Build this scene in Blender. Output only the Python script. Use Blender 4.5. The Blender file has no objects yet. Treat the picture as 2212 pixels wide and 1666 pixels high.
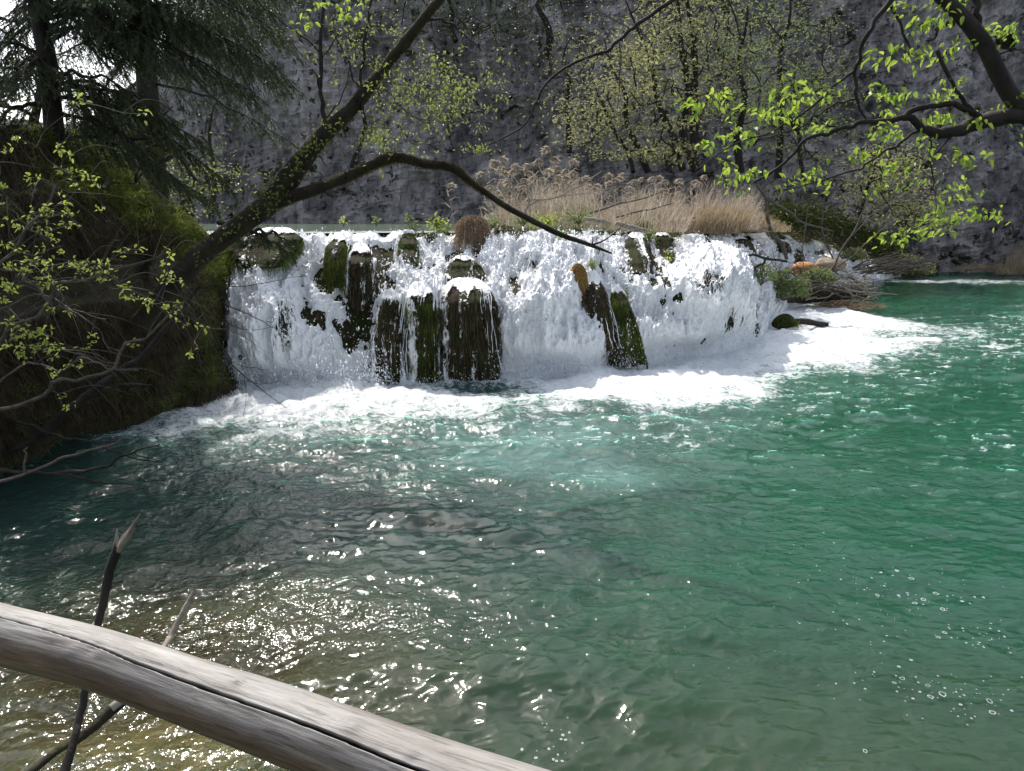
import bpy, math, random
import numpy as np
from math import radians, sin, cos, tan, atan
random.seed(7); rng = np.random.default_rng(7)
S = bpy.context.scene
COL = S.collection

# ---------------------------------------------------------------- camera, sky, sun, exposure
F, CX, CY = 1671.0, 1106.0, 833.0
PITCH = atan((833 - 475) / F); CP, SP = cos(PITCH), sin(PITCH)
CZ = 2.4
cam = bpy.data.objects.new('camera', bpy.data.cameras.new('camera')); COL.objects.link(cam)
cam.location = (0, 0, CZ); cam.rotation_euler = (radians(90) - PITCH, 0, 0)
cam.data.sensor_width = 36; cam.data.sensor_fit = 'HORIZONTAL'; cam.data.lens = 36 * F / 2212
cam.data.clip_start = 0.05; cam.data.clip_end = 500
S.camera = cam
SUN_EL, SUN_AZ = 50.0, -24.0          # azimuth measured from +Y, negative = left
w = bpy.data.worlds.new('World'); S.world = w; w.use_nodes = True
nt = w.node_tree; nt.nodes.clear()
sky = nt.nodes.new('ShaderNodeTexSky'); sky.sky_type = 'NISHITA'; sky.sun_disc = False
sky.sun_elevation = radians(SUN_EL); sky.sun_rotation = radians(SUN_AZ)
sky.air_density = 1.0; sky.dust_density = 2.5
bg = nt.nodes.new('ShaderNodeBackground'); bg.inputs[1].default_value = 0.15
ow = nt.nodes.new('ShaderNodeOutputWorld')
hs = nt.nodes.new('ShaderNodeHueSaturation'); hs.inputs['Saturation'].default_value = .55
nt.links.new(sky.outputs[0], hs.inputs['Color']); nt.links.new(hs.outputs[0], bg.inputs[0]); nt.links.new(bg.outputs[0], ow.inputs[0])
sl = bpy.data.lights.new('sun', 'SUN'); sl.energy = 3.4; sl.angle = radians(0.5); sl.color = (1, 0.95, 0.87)
so = bpy.data.objects.new('sun', sl); COL.objects.link(so)
so.rotation_euler = (radians(90 - SUN_EL), 0, radians(-SUN_AZ + 180) )
S.view_settings.view_transform = 'Standard'; S.view_settings.look = 'None'
S.view_settings.exposure = 0.78; S.view_settings.gamma = 1
S.render.engine = 'CYCLES'

# ---------------------------------------------------------------- pixel rays of the photograph (2212 x 1666)
def ray(px, py):
    xc = (np.asarray(px, float) - CX) / F; yc = (CY - np.asarray(py, float)) / F
    dy = CP + yc * SP
    return xc / dy, (-SP + yc * CP) / dy
def P(px, py, Y):
    a, b = ray(px, py); Y = np.asarray(Y, float)
    return np.stack(np.broadcast_arrays(a * Y, Y, CZ + b * Y), -1)
def GY(px, py, z=0.0):
    a, b = ray(px, py); return (z - CZ) / b
def G(px, py, z=0.0): return P(px, py, GY(px, py, z))
def Xof(px, Y, z):
    q = (z - CZ) / Y; yc = (q * CP + SP) / (CP - q * SP)
    return (px - CX) / F / (CP + yc * SP) * Y, CY - F * yc
def proj(X, Y, z):
    q = (z - CZ) / Y; yc = (q * CP + SP) / (CP - q * SP)
    return CX + F * X / Y * (CP + yc * SP), CY - F * yc
def ip(x, pts):
    a = np.array(pts, float); return np.interp(x, a[:, 0], a[:, 1])
def sst(x): x = np.clip(x, 0, 1); return x * x * (3 - 2 * x)

# ---------------------------------------------------------------- numpy noise
_perm = rng.permutation(65536)
def _h(ix, iy, iz):
    k = (ix * 73856093) ^ (iy * 19349663) ^ (iz * 83492791)
    return _perm[k & 65535] / 65535.0 * 2 - 1
def noise(x, y, z=0.0):
    x, y, z = np.broadcast_arrays(np.asarray(x, float), np.asarray(y, float), np.asarray(z, float))
    ix = np.floor(x).astype(np.int64); iy = np.floor(y).astype(np.int64); iz = np.floor(z).astype(np.int64)
    fx = x - ix; fy = y - iy; fz = z - iz
    u = fx ** 3 * (fx * (fx * 6 - 15) + 10); v = fy ** 3 * (fy * (fy * 6 - 15) + 10); t = fz ** 3 * (fz * (fz * 6 - 15) + 10)
    def L(a, b, k): return a + (b - a) * k
    if not z.any():
        return L(L(_h(ix, iy, 0), _h(ix + 1, iy, 0), u), L(_h(ix, iy + 1, 0), _h(ix + 1, iy + 1, 0), u), v)
    a = L(L(_h(ix, iy, iz), _h(ix + 1, iy, iz), u), L(_h(ix, iy + 1, iz), _h(ix + 1, iy + 1, iz), u), v)
    b = L(L(_h(ix, iy, iz + 1), _h(ix + 1, iy, iz + 1), u), L(_h(ix, iy + 1, iz + 1), _h(ix + 1, iy + 1, iz + 1), u), v)
    return L(a, b, t)
def fbm(x, y, z=0.0, o=4, g=0.5, ridge=False):
    s = 0; a = 1; n = 0
    for i in range(o):
        k = noise(x + 17.3 * i, y - 9.1 * i, z)
        s = s + a * ((1 - 2 * np.abs(k)) if ridge else k); n += a
        c, d = cos(.6), sin(.6); x, y = (x * c - y * d) * 2.03, (x * d + y * c) * 2.03
        z = z * 2.03 if np.any(z) else z; a *= g
    return s / n

# ---------------------------------------------------------------- object helpers
def link(o, parent=None):
    COL.objects.link(o)
    if parent is not None: o.parent = parent
    return o
def tag(o, label=None, cat=None, group=None, kind=None):
    if label: o['label'] = label
    if cat: o['category'] = cat
    if group: o['group'] = group
    if kind: o['kind'] = kind
    return o
def mesh_np(name, V, Fc, mat, parent=None, smooth=False, attrs=None, loc=None):
    V = np.asarray(V, np.float32).reshape(-1, 3)
    if loc is not None: V = V - np.asarray(loc, np.float32)
    me = bpy.data.meshes.new(name)
    if not isinstance(Fc, (list, tuple)): Fc = [Fc]
    Fc = [np.asarray(f, np.int32) for f in Fc if len(f)]
    n = sum(f.shape[0] for f in Fc); nl = sum(f.size for f in Fc)
    me.vertices.add(len(V)); me.vertices.foreach_set('co', V.ravel())
    me.loops.add(nl); me.loops.foreach_set('vertex_index', np.concatenate([f.ravel() for f in Fc]))
    me.polygons.add(n)
    tot = np.concatenate([np.full(f.shape[0], f.shape[1], np.int32) for f in Fc])
    st = np.concatenate([[0], np.cumsum(tot)[:-1]]).astype(np.int32)
    me.polygons.foreach_set('loop_start', st); me.polygons.foreach_set('loop_total', tot)
    me.polygons.foreach_set('use_smooth', np.full(n, bool(smooth)))
    me.update(calc_edges=True)
    if attrs:
        for k, a in attrs.items():
            at = me.attributes.new(k, 'FLOAT', 'POINT'); at.data.foreach_set('value', np.asarray(a, np.float32).ravel())
    me.materials.append(mat)
    o = bpy.data.objects.new(name, me)
    if loc is not None and parent is None: o.location = loc
    return link(o, parent)
def empty(name, loc, label, cat, group=None):
    o = bpy.data.objects.new(name, None); o.location = [float(v) for v in loc]; link(o)
    return tag(o, label, cat, group)
def gridfaces(nr, nc):
    i = np.arange(nr - 1)[:, None] * nc + np.arange(nc - 1)[None, :]
    return np.stack([i, i + 1, i + 1 + nc, i + nc], -1).reshape(-1, 4)
class MB:
    def __init__(s): s.V = []; s.Q = []; s.T = []; s.n = 0
    def add(s, V, Q=None, T=None):
        V = np.asarray(V, float).reshape(-1, 3)
        if Q is not None: s.Q.append(np.asarray(Q) + s.n)
        if T is not None: s.T.append(np.asarray(T) + s.n)
        s.V.append(V); s.n += len(V)
    def build(s, name, mat, parent=None, smooth=True, loc=None):
        if not s.n: return None
        V = np.concatenate(s.V)
        if parent is not None: V = V - np.array(parent.location)
        F_ = []
        if s.Q: F_.append(np.concatenate(s.Q))
        if s.T: F_.append(np.concatenate(s.T))
        return mesh_np(name, V, F_, mat, parent, smooth, loc=loc)
def smoothline(pts, k):
    pts = np.asarray(pts, float); n = len(pts)
    if n == 2: 
        t = np.linspace(0, 1, k + 1)[:, None]; return pts[0] * (1 - t) + pts[1] * t
    p = np.vstack([2 * pts[0] - pts[1], pts, 2 * pts[-1] - pts[-2]]); out = []
    for i in range(n - 1):
        t = np.linspace(0, 1, k, endpoint=False)[:, None]
        a, b, c, d = p[i], p[i + 1], p[i + 2], p[i + 3]
        out.append(.5 * ((2 * b) + (c - a) * t + (2 * a - 5 * b + 4 * c - d) * t * t + (3 * b - a - 3 * c + d) * t ** 3))
    out.append(pts[-1:]); return np.vstack(out)
def tube(mb, pts, rad, sides=6, k=6, rough=0.0, wob=0.0):
    """tapered tube through pts (N,3), radii rad; rough = relative bark bumps, wob = path wobble in m"""
    A = np.column_stack([np.asarray(pts, float), np.asarray(rad, float)])
    A = smoothline(A, k) if k > 1 else A
    C, R = A[:, :3].copy(), np.maximum(A[:, 3], 0.0004)
    if wob:
        m = len(C); s = random.random() * 99; t = np.arange(m) * .45
        w_ = np.sin(np.linspace(0, np.pi, m))
        C += np.stack([noise(t, s), noise(t, s + 7), noise(t, s + 13)], -1) * wob * w_[:, None]
    T = np.gradient(C, axis=0); T /= np.linalg.norm(T, axis=1)[:, None] + 1e-9
    up = np.array([0, 0, 1.]) if abs(T[0, 2]) < .8 else np.array([1., 0, 0])
    N = np.cross(T, up); N /= np.linalg.norm(N, axis=1)[:, None] + 1e-9
    B = np.cross(T, N)
    a = np.linspace(0, 2 * np.pi, sides, endpoint=False)
    rr = R[:, None] * np.ones(sides)[None]
    if rough:
        L = np.concatenate([[0], np.cumsum(np.linalg.norm(np.diff(C, axis=0), axis=1))])
        rm = max(R.max(), 1e-3)
        rr = rr * (1 + rough * fbm(L[:, None] / rm * .35 + 3, np.cos(a)[None] * 1.5, np.sin(a)[None] * 1.5 + 5, 3))
    V = C[:, None] + rr[..., None] * (np.cos(a)[None, :, None] * N[:, None] + np.sin(a)[None, :, None] * B[:, None])
    n, m = V.shape[:2]
    i = np.arange(n - 1)[:, None] * m + np.arange(m)[None]
    j = np.arange(n - 1)[:, None] * m + (np.arange(m)[None] + 1) % m
    mb.add(V.reshape(-1, 3), np.stack([i, j, j + m, i + m], -1).reshape(-1, 4))
    return C
def unit(v): return v / (np.linalg.norm(v, axis=-1, keepdims=True) + 1e-9)
def rvec(n, s=1.0): return rng.normal(size=(n, 3)) * s
def leaves(mb, pos, axis, L, W_, fold=.25, droop=.15):
    """leaf blades: six points, folded along the midrib"""
    n = len(pos); axis = unit(axis); side = unit(np.cross(axis, unit(rvec(n) * .6 + np.array([0, 0, 1.])))); nor = np.cross(side, axis)
    L = np.broadcast_to(L, n)[:, None]; W_ = np.broadcast_to(W_, n)[:, None]
    d = np.array([0, 0, -1.]) * droop * L
    b = pos; t = pos + axis * L + d
    v = [b, b + axis * L * .3 + side * W_ * .5 + nor * W_ * fold, b + axis * L * .68 + side * W_ * .42 + nor * W_ * fold * .8 + d * .4, t,
         b + axis * L * .68 - side * W_ * .42 + nor * W_ * fold * .8 + d * .4, b + axis * L * .3 - side * W_ * .5 + nor * W_ * fold]
    V = np.stack(v, 1).reshape(-1, 3); i = np.arange(n)[:, None] * 6
    mb.add(V, np.concatenate([i + np.array([0, 1, 2, 3]), i + np.array([0, 3, 4, 5])]))
def blades(mb, pos, tip, wid, bend=None):
    """thin grass blades or needles: base pair, mid pair, tip"""
    n = len(pos); ax = tip - pos; s = unit(np.cross(ax, rvec(n) * .5 + np.array([0, -1., .1]))) * np.broadcast_to(wid, n)[:, None] * .5
    if bend is None: mb.add(np.stack([pos - s, pos + s, tip], 1).reshape(-1, 3), T=np.arange(n)[:, None] * 3 + np.array([0, 1, 2])); return
    mid = pos + ax * .5 + bend
    V = np.stack([pos - s, pos + s, mid - s * .8, mid + s * .8, tip], 1).reshape(-1, 3); i = np.arange(n)[:, None] * 5
    mb.add(V, i + np.array([0, 1, 3, 2]), i + np.array([2, 3, 4]))
def connect(mb, nodes, targets, r0=.006, r1=.002, sides=4, sag=.0):
    """grow twigs: every target is tied to the nearest node already there"""
    nodes = [np.asarray(n, float) for n in nodes]
    ts = sorted([np.asarray(t, float) for t in targets], key=lambda t: min(np.linalg.norm(t - n) for n in nodes))
    for t in ts:
        A = np.array(nodes); d = np.linalg.norm(A - t, axis=1); k = int(d.argmin()); a = A[k]; L = d[k]
        m1 = a + (t - a) * .35 + rvec(1, L * .07)[0]; m2 = a + (t - a) * .7 + rvec(1, L * .06)[0] - np.array([0, 0, sag * L])
        r = r1 + (r0 - r1) * min(1, L / .8)
        C = tube(mb, [a, m1, m2, t], [r, r * .85, r * .65, r1], sides, 3)
        nodes += [C[3], C[6], C[-1]]
    return nodes

# ---------------------------------------------------------------- materials
def newmat(name):
    m = bpy.data.materials.new(name); m.use_nodes = True; t = m.node_tree; t.nodes.clear()
    o = t.nodes.new('ShaderNodeOutputMaterial')
    return m, t, o
def N_(t, typ, **kw):
    n = t.nodes.new(typ)
    for k, v in kw.items(): setattr(n, k, v)
    return n
def ramp(t, fac, stops):
    r = t.nodes.new('ShaderNodeValToRGB'); e = r.color_ramp.elements
    while len(e) < len(stops): e.new(.5)
    for q, (p, c) in zip(e, stops): q.position = p; q.color = (*c, 1)
    t.links.new(fac, r.inputs[0]); return r.outputs[0]
def coords(t, scale=(1, 1, 1)):
    g = N_(t, 'ShaderNodeNewGeometry'); m = N_(t, 'ShaderNodeMapping'); m.inputs['Scale'].default_value = scale
    t.links.new(g.outputs['Position'], m.inputs[0]); return m.outputs[0]
def tnoise(t, vec, scale, detail=6, rough=.6, dist=0.0):
    n = N_(t, 'ShaderNodeTexNoise'); n.inputs['Scale'].default_value = scale; n.inputs['Detail'].default_value = detail
    n.inputs['Roughness'].default_value = rough; n.inputs['Distortion'].default_value = dist
    t.links.new(vec, n.inputs['Vector']); return n.outputs['Fac']
def mixc(t, f, a, b, mode='MIX'):
    m = N_(t, 'ShaderNodeMix', data_type='RGBA', blend_type=mode)
    for s, v in ((0, f), (6, a), (7, b)):
        if hasattr(v, 'links') or hasattr(v, 'is_linked'): t.links.new(v, m.inputs[s])
        else: m.inputs[s].default_value = v if s == 0 else (*v, 1)
    return m.outputs[2]
def math_(t, op, a, b=None, c=None, clamp=False):
    m = N_(t, 'ShaderNodeMath', operation=op); m.use_clamp = clamp
    for i, v in enumerate((a, b, c)):
        if v is None: continue
        if hasattr(v, 'is_linked'): t.links.new(v, m.inputs[i])
        else: m.inputs[i].default_value = v
    return m.outputs[0]
def attr(t, name):
    a = N_(t, 'ShaderNodeAttribute'); a.attribute_name = name; return a.outputs['Fac']
def bump(t, h, strength, dist, prev=None):
    b = N_(t, 'ShaderNodeBump'); b.inputs['Strength'].default_value = strength; b.inputs['Distance'].default_value = dist
    t.links.new(h, b.inputs['Height'])
    if prev is not None: t.links.new(prev, b.inputs['Normal'])
    return b.outputs[0]
def simple(name, stops, scale=8, mapping=(1, 1, 1), rough=.8, bs=.5, bd=.01, detail=8, trans=0.0, spec=.3, bscale=None):
    """noise ramp colour, bump, optional share of light passing through"""
    m, t, o = newmat(name); v = coords(t, mapping); n = tnoise(t, v, scale, detail)
    c = ramp(t, n, stops)
    p = N_(t, 'ShaderNodeBsdfPrincipled'); t.links.new(c, p.inputs['Base Color']); p.inputs['Roughness'].default_value = rough
    p.inputs['Specular IOR Level'].default_value = spec
    if bs: t.links.new(bump(t, tnoise(t, v, bscale or scale * 3, 6), bs, bd), p.inputs['Normal'])
    s = p.outputs[0]
    if trans:
        tr = N_(t, 'ShaderNodeBsdfTranslucent'); t.links.new(c, tr.inputs[0])
        mx = N_(t, 'ShaderNodeMixShader'); mx.inputs[0].default_value = trans
        t.links.new(s, mx.inputs[1]); t.links.new(tr.outputs[0], mx.inputs[2]); s = mx.outputs[0]
    t.links.new(s, o.inputs[0]); return m
def leafmat(name, c1, c2, scale=6, trans=.5, rough=.45, spec=.35):
    return simple(name, [(.3, c1), (.7, c2)], scale, rough=rough, bs=0, trans=trans, detail=2, spec=spec)
M_bark = simple('mossy bark', [(.3, (.010, .008, .006)), (.5, (.028, .022, .015)), (.64, (.030, .032, .010)), (.78, (.075, .07, .02))], 9, (1, 1, .7), .9, .9, .02)
M_barkd = simple('dark bark', [(.35, (.012, .010, .008)), (.7, (.045, .036, .030))], 12, (1, 1, .5), .85, .8, .01)
M_twig = simple('twig bark', [(.35, (.05, .04, .032)), (.7, (.13, .11, .09))], 20, rough=.7, bs=0)
M_twigl = simple('pale dead wood', [(.35, (.16, .13, .10)), (.7, (.36, .31, .25))], 25, rough=.7, bs=.4, bd=.003)
M_moss = simple('moss fibres', [(.3, (.04, .028, .009)), (.55, (.10, .07, .016)), (.75, (.12, .12, .025))], 6, rough=.9, bs=0, trans=.4)
M_mossg = simple('green moss', [(.3, (.03, .045, .008)), (.55, (.09, .12, .02)), (.75, (.17, .19, .04))], 4, rough=.9, bs=0, trans=.35)
M_needle = simple('spruce needles', [(.3, (.022, .040, .012)), (.6, (.055, .080, .024)), (.8, (.10, .13, .04))], 3, rough=.45, bs=0, trans=.35, spec=.5)
M_leafb = leafmat('fresh spring leaf', (.17, .29, .03), (.38, .48, .08), 9, .55)
M_leafs = leafmat('young shrub leaf', (.20, .27, .05), (.42, .48, .11), 9, .5)
M_leafd = leafmat('pale budding leaf', (.16, .20, .05), (.32, .36, .10), 5, .5)
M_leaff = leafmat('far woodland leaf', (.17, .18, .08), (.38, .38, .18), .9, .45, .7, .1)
M_under = leafmat('shaded undergrowth leaf', (.03, .045, .012), (.09, .11, .03), 4, .3, .8, .1)  # darker leaf copy, undergrowth shade put into its colour
M_ivy = leafmat('ivy leaf', (.05, .075, .015), (.20, .24, .05), 14, .4)
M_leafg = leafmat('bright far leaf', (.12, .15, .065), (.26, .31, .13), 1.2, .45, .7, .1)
M_drygr = simple('dry grass', [(.3, (.18, .135, .085)), (.6, (.38, .30, .20)), (.8, (.52, .44, .32))], 3, rough=.8, bs=0, trans=.4)
M_reed = simple('dry reed', [(.3, (.24, .185, .135)), (.55, (.44, .37, .29)), (.8, (.60, .53, .44))], 2, rough=.7, bs=0, trans=.35)
M_plume = simple('reed plume', [(.3, (.32, .27, .21)), (.7, (.54, .47, .38))], 6, rough=.9, bs=0, trans=.5)
M_hang = simple('hanging dead roots', [(.3, (.025, .020, .012)), (.55, (.085, .064, .036)), (.72, (.12, .10, .05)), (.85, (.12, .14, .04))], 5, rough=.9, bs=0, trans=.2)
M_bankg = simple('bank grass', [(.3, (.06, .09, .018)), (.6, (.16, .21, .04)), (.8, (.27, .33, .08))], 2, rough=.8, bs=0, trans=.4)
M_gold = simple('golden grass', [(.36, (.12, .06, .015)), (.5, (.36, .22, .07)), (.66, (.62, .44, .18))], 45, rough=.8, bs=0, trans=.4)
M_bank = simple('dark earth bank', [(.3, (.012, .011, .007)), (.5, (.035, .026, .015)), (.65, (.045, .05, .014)), (.8, (.10, .075, .04))], 3, rough=.95, bs=1, bd=.05, bscale=14)
M_ground = simple('reed bank soil', [(.3, (.06, .055, .025)), (.6, (.14, .12, .06)), (.8, (.15, .18, .05))], 2, rough=.95, bs=1, bd=.05)
M_bed = simple('stony pool bed', [(.3, (.10, .09, .04)), (.5, (.26, .20, .09)), (.7, (.42, .33, .16))], 2.2, rough=.9, bs=1, bd=.04, bscale=9)
M_stone = simple('orange brown stone', [(.3, (.25, .11, .04)), (.7, (.50, .26, .11))], 4, rough=.7, bs=.6, bd=.02)

# cliff limestone: grey with dark streaks, pits and ivy patches
def cliffmat():
    m, t, o = newmat('grey cliff limestone')
    v = coords(t, (.35, .35, .12)); big = tnoise(t, v, 1.2, 8, .65, .6)
    v2 = coords(t, (1, 1, .8)); n2 = tnoise(t, v2, 1.1, 9, .75)
    v3 = coords(t, (1, 1, .22)); st = tnoise(t, v3, 3.5, 6, .7, .3)
    base = ramp(t, n2, [(.28, (.44, .40, .39)), (.5, (.60, .55, .54)), (.72, (.74, .69, .68))])
    dark = ramp(t, big, [(.36, (.34, .34, .36)), (.58, (1, 1, 1))])
    c = mixc(t, 1.0, base, dark, 'MULTIPLY')
    s2 = ramp(t, st, [(.36, (.30, .29, .31)), (.58, (1, 1, 1))])
    c = mixc(t, .6, c, s2, 'MULTIPLY')
    vo = N_(t, 'ShaderNodeTexVoronoi'); vo.inputs['Scale'].default_value = 2.4
    ds = N_(t, 'ShaderNodeTexNoise'); ds.inputs['Scale'].default_value = 3; ds.inputs['Detail'].default_value = 5
    t.links.new(v2, ds.inputs['Vector'])
    ad = N_(t, 'ShaderNodeVectorMath', operation='ADD'); t.links.new(v2, ad.inputs[0]); t.links.new(ds.outputs['Color'], ad.inputs[1])
    t.links.new(ad.outputs[0], vo.inputs['Vector'])
    pit = ramp(t, vo.outputs['Distance'], [(.20, (1, 1, 1)), (.36, (0, 0, 0))])
    clus = ramp(t, tnoise(t, v2, .33, 3), [(.40, (0, 0, 0)), (.52, (1, 1, 1))])
    pm = math_(t, 'MULTIPLY', pit, clus)
    c = mixc(t, pm, c, (.06, .057, .055))
    v4 = coords(t, (1, 1, 1.2)); iv = tnoise(t, v4, .75, 9, .72, .5)
    ivm = ramp(t, iv, [(.58, (0, 0, 0)), (.63, (1, 1, 1))])
    c = mixc(t, ivm, c, (.035, .036, .018))
    p = N_(t, 'ShaderNodeBsdfPrincipled'); t.links.new(c, p.inputs['Base Color']); p.inputs['Roughness'].default_value = .95
    p.inputs['Specular IOR Level'].default_value = .1
    t.links.new(bump(t, tnoise(t, v2, 4, 10, .75), 1, .35), p.inputs['Normal'])
    t.links.new(p.outputs[0], o.inputs[0]); return m
M_cliff = cliffmat()
def tufamat():
    m, t, o = newmat('wet tufa rock with moss')
    v = coords(t, (1, 1, .14)); s = tnoise(t, v, 16, 7, .7, .3); v2 = coords(t); n = tnoise(t, v2, 3, 5)
    a = ramp(t, s, [(.3, (.010, .008, .004)), (.5, (.028, .021, .011)), (.66, (.050, .038, .020)), (.8, (.065, .052, .030))])
    g = ramp(t, s, [(.3, (.008, .011, .003)), (.55, (.026, .034, .008)), (.8, (.065, .078, .018))])
    c = mixc(t, ramp(t, n, [(.42, (0, 0, 0)), (.58, (1, 1, 1))]), a, g)
    p = N_(t, 'ShaderNodeBsdfPrincipled'); t.links.new(c, p.inputs['Base Color']); p.inputs['Roughness'].default_value = .8
    p.inputs['Specular IOR Level'].default_value = .08
    t.links.new(bump(t, s, 1, .04), p.inputs['Normal'])
    t.links.new(p.outputs[0], o.inputs[0]); return m
M_tufa = tufamat()
def whitewater(name='white falling water', zs=.35):
    m, t, o = newmat(name)
    v = coords(t, (1, 1, zs)); n1 = tnoise(t, v, 4.5, 8, .62, .8); n2 = tnoise(t, v, 26, 5, .65, .4)
    h = math_(t, 'ADD', n1, math_(t, 'MULTIPLY', n2, .4))
    nb = bump(t, h, .7, .04)
    c = ramp(t, n1, [(.30, (.78, .785, .80)), (.46, (.92, .925, .93)), (.6, (.97, .97, .97))])
    sk = ramp(t, tnoise(t, coords(t, (1, 1, .09)), 16, 5, .6, .3), [(.34, (.52, .55, .58)), (.52, (1, 1, 1))]); c = mixc(t, .32, c, sk, 'MULTIPLY')
    p = N_(t, 'ShaderNodeBsdfPrincipled'); t.links.new(c, p.inputs['Base Color']); p.inputs['Roughness'].default_value = .25
    p.inputs['Specular IOR Level'].default_value = .5
    t.links.new(nb, p.inputs['Normal'])
    tr = N_(t, 'ShaderNodeBsdfTranslucent'); tr.inputs[0].default_value = (.86, .90, .95, 1); t.links.new(nb, tr.inputs['Normal'])
    mx = N_(t, 'ShaderNodeMixShader'); mx.inputs[0].default_value = .14
    t.links.new(p.outputs[0], mx.inputs[1]); t.links.new(tr.outputs[0], mx.inputs[2])
    # thin places of the sheet are open: the rock shows through
    th = attr(t, 'thin'); hole = math_(t, 'SUBTRACT', math_(t, 'ADD', tnoise(t, coords(t, (1, 1, .3)), 13, 7, .75, 1.0), math_(t, 'MULTIPLY', th, -.55)), .13)
    fac = math_(t, 'MULTIPLY', hole, 12.0, clamp=True)
    g = N_(t, 'ShaderNodeBsdfTransparent'); m2 = N_(t, 'ShaderNodeMixShader')
    t.links.new(fac, m2.inputs[0]); t.links.new(g.outputs[0], m2.inputs[1]); t.links.new(mx.outputs[0], m2.inputs[2])
    t.links.new(m2.outputs[0], o.inputs[0]); return m
M_fall = whitewater()
def spraymat():
    m, t, o = newmat('water drops')
    p = N_(t, 'ShaderNodeBsdfPrincipled'); p.inputs['Base Color'].default_value = (.92, .94, .97, 1); p.inputs['Roughness'].default_value = .2
    tr = N_(t, 'ShaderNodeBsdfTranslucent'); tr.inputs[0].default_value = (.9, .93, .97, 1)
    mx = N_(t, 'ShaderNodeMixShader'); mx.inputs[0].default_value = .5
    t.links.new(p.outputs[0], mx.inputs[1]); t.links.new(tr.outputs[0], mx.inputs[2]); t.links.new(mx.outputs[0], o.inputs[0]); return m
M_drop = spraymat()
def bubmat():
    m, t, o = newmat('thin foam bubbles')
    p = N_(t, 'ShaderNodeBsdfPrincipled'); p.inputs['Base Color'].default_value = (.7, .76, .74, 1); p.inputs['Roughness'].default_value = .2
    g = N_(t, 'ShaderNodeBsdfTransparent'); mx = N_(t, 'ShaderNodeMixShader'); mx.inputs[0].default_value = .36
    t.links.new(g.outputs[0], mx.inputs[1]); t.links.new(p.outputs[0], mx.inputs[2]); t.links.new(mx.outputs[0], o.inputs[0]); return m
M_bub = bubmat()
def poolmat():
    m, t, o = newmat('turquoise pool water')
    v = coords(t)
    foam = attr(t, 'foam'); shal = attr(t, 'shallow'); milk = attr(t, 'milky'); deep = attr(t, 'deep')
    # body of the water: suspended lime, deeper = greener
    n0 = tnoise(t, v, .8, 4)
    c = mixc(t, deep, (.014, .032, .025), (.007, .047, .024)); c = mixc(t, attr(t, 'olive'), c, (.012, .042, .016))
    c = mixc(t, math_(t, 'MULTIPLY', shal, .8), c, (.085, .075, .034))
    c = mixc(t, milk, c, (.09, .18, .16))
    body = N_(t, 'ShaderNodeBsdfPrincipled'); t.links.new(c, body.inputs['Base Color']); body.inputs['Specular IOR Level'].default_value = 0; body.inputs['Roughness'].default_value = 1
    body.inputs['Subsurface Weight'].default_value = 1; body.inputs['Subsurface Radius'].default_value = (.35, .8, .6); body.inputs['Subsurface Scale'].default_value = 1.4
    tp = N_(t, 'ShaderNodeBsdfTransparent'); tp.inputs[0].default_value = (.85, .87, .70, 1)
    b2 = N_(t, 'ShaderNodeMixShader'); t.links.new(math_(t, 'MULTIPLY', shal, .62), b2.inputs[0])
    t.links.new(body.outputs[0], b2.inputs[1]); t.links.new(tp.outputs[0], b2.inputs[2])
    # ripples
    vw = coords(t, (1, 1.0, 1)); r1 = tnoise(t, vw, 13, 2, .5, .6); r2 = tnoise(t, vw, 36, 2, .5, .4); chop = attr(t, 'chop')
    b0 = N_(t, 'ShaderNodeBump'); t.links.new(math_(t, 'ADD', math_(t, 'MULTIPLY', chop, .88), .12), b0.inputs['Strength']); b0.inputs['Distance'].default_value = .022; t.links.new(r1, b0.inputs['Height']); nb = b0.outputs[0]; 
    bb = N_(t, 'ShaderNodeBump'); t.links.new(math_(t, 'MULTIPLY', chop, 1.0), bb.inputs['Strength']); bb.inputs['Distance'].default_value = .007
    t.links.new(r2, bb.inputs['Height']); t.links.new(nb, bb.inputs['Normal']); nb = bb.outputs[0]
    gl = N_(t, 'ShaderNodeBsdfGlossy'); gl.inputs['Roughness'].default_value = .10; t.links.new(nb, gl.inputs['Normal'])
    fr = N_(t, 'ShaderNodeFresnel'); fr.inputs[0].default_value = 1.33; t.links.new(nb, fr.inputs['Normal'])
    wm = N_(t, 'ShaderNodeMixShader'); t.links.new(fr.outputs[0], wm.inputs[0]); t.links.new(b2.outputs[0], wm.inputs[1]); t.links.new(gl.outputs[0], wm.inputs[2])
    # foam
    f1 = tnoise(t, coords(t, (1, 1.0, 1)), 6.5, 9, .72, .8); f2 = tnoise(t, v, 26, 6, .7, .6)
    fn = math_(t, 'ADD', math_(t, 'MULTIPLY', f1, .7), math_(t, 'MULTIPLY', f2, .3))
    ff = math_(t, 'MULTIPLY', math_(t, 'SUBTRACT', math_(t, 'ADD', foam, math_(t, 'MULTIPLY', fn, 2.5)), 1.68), 2.4, clamp=True)
    fb = bump(t, fn, 1, .06)
    fd = N_(t, 'ShaderNodeBsdfPrincipled'); fd.inputs['Base Color'].default_value = (.76, .79, .80, 1); fd.inputs['Roughness'].default_value = .4
    t.links.new(fb, fd.inputs['Normal'])
    mx = N_(t, 'ShaderNodeMixShader'); t.links.new(ff, mx.inputs[0]); t.links.new(wm.outputs[0], mx.inputs[1]); t.links.new(fd.outputs[0], mx.inputs[2])
    t.links.new(mx.outputs[0], o.inputs[0]); return m
M_pool = poolmat()
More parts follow.
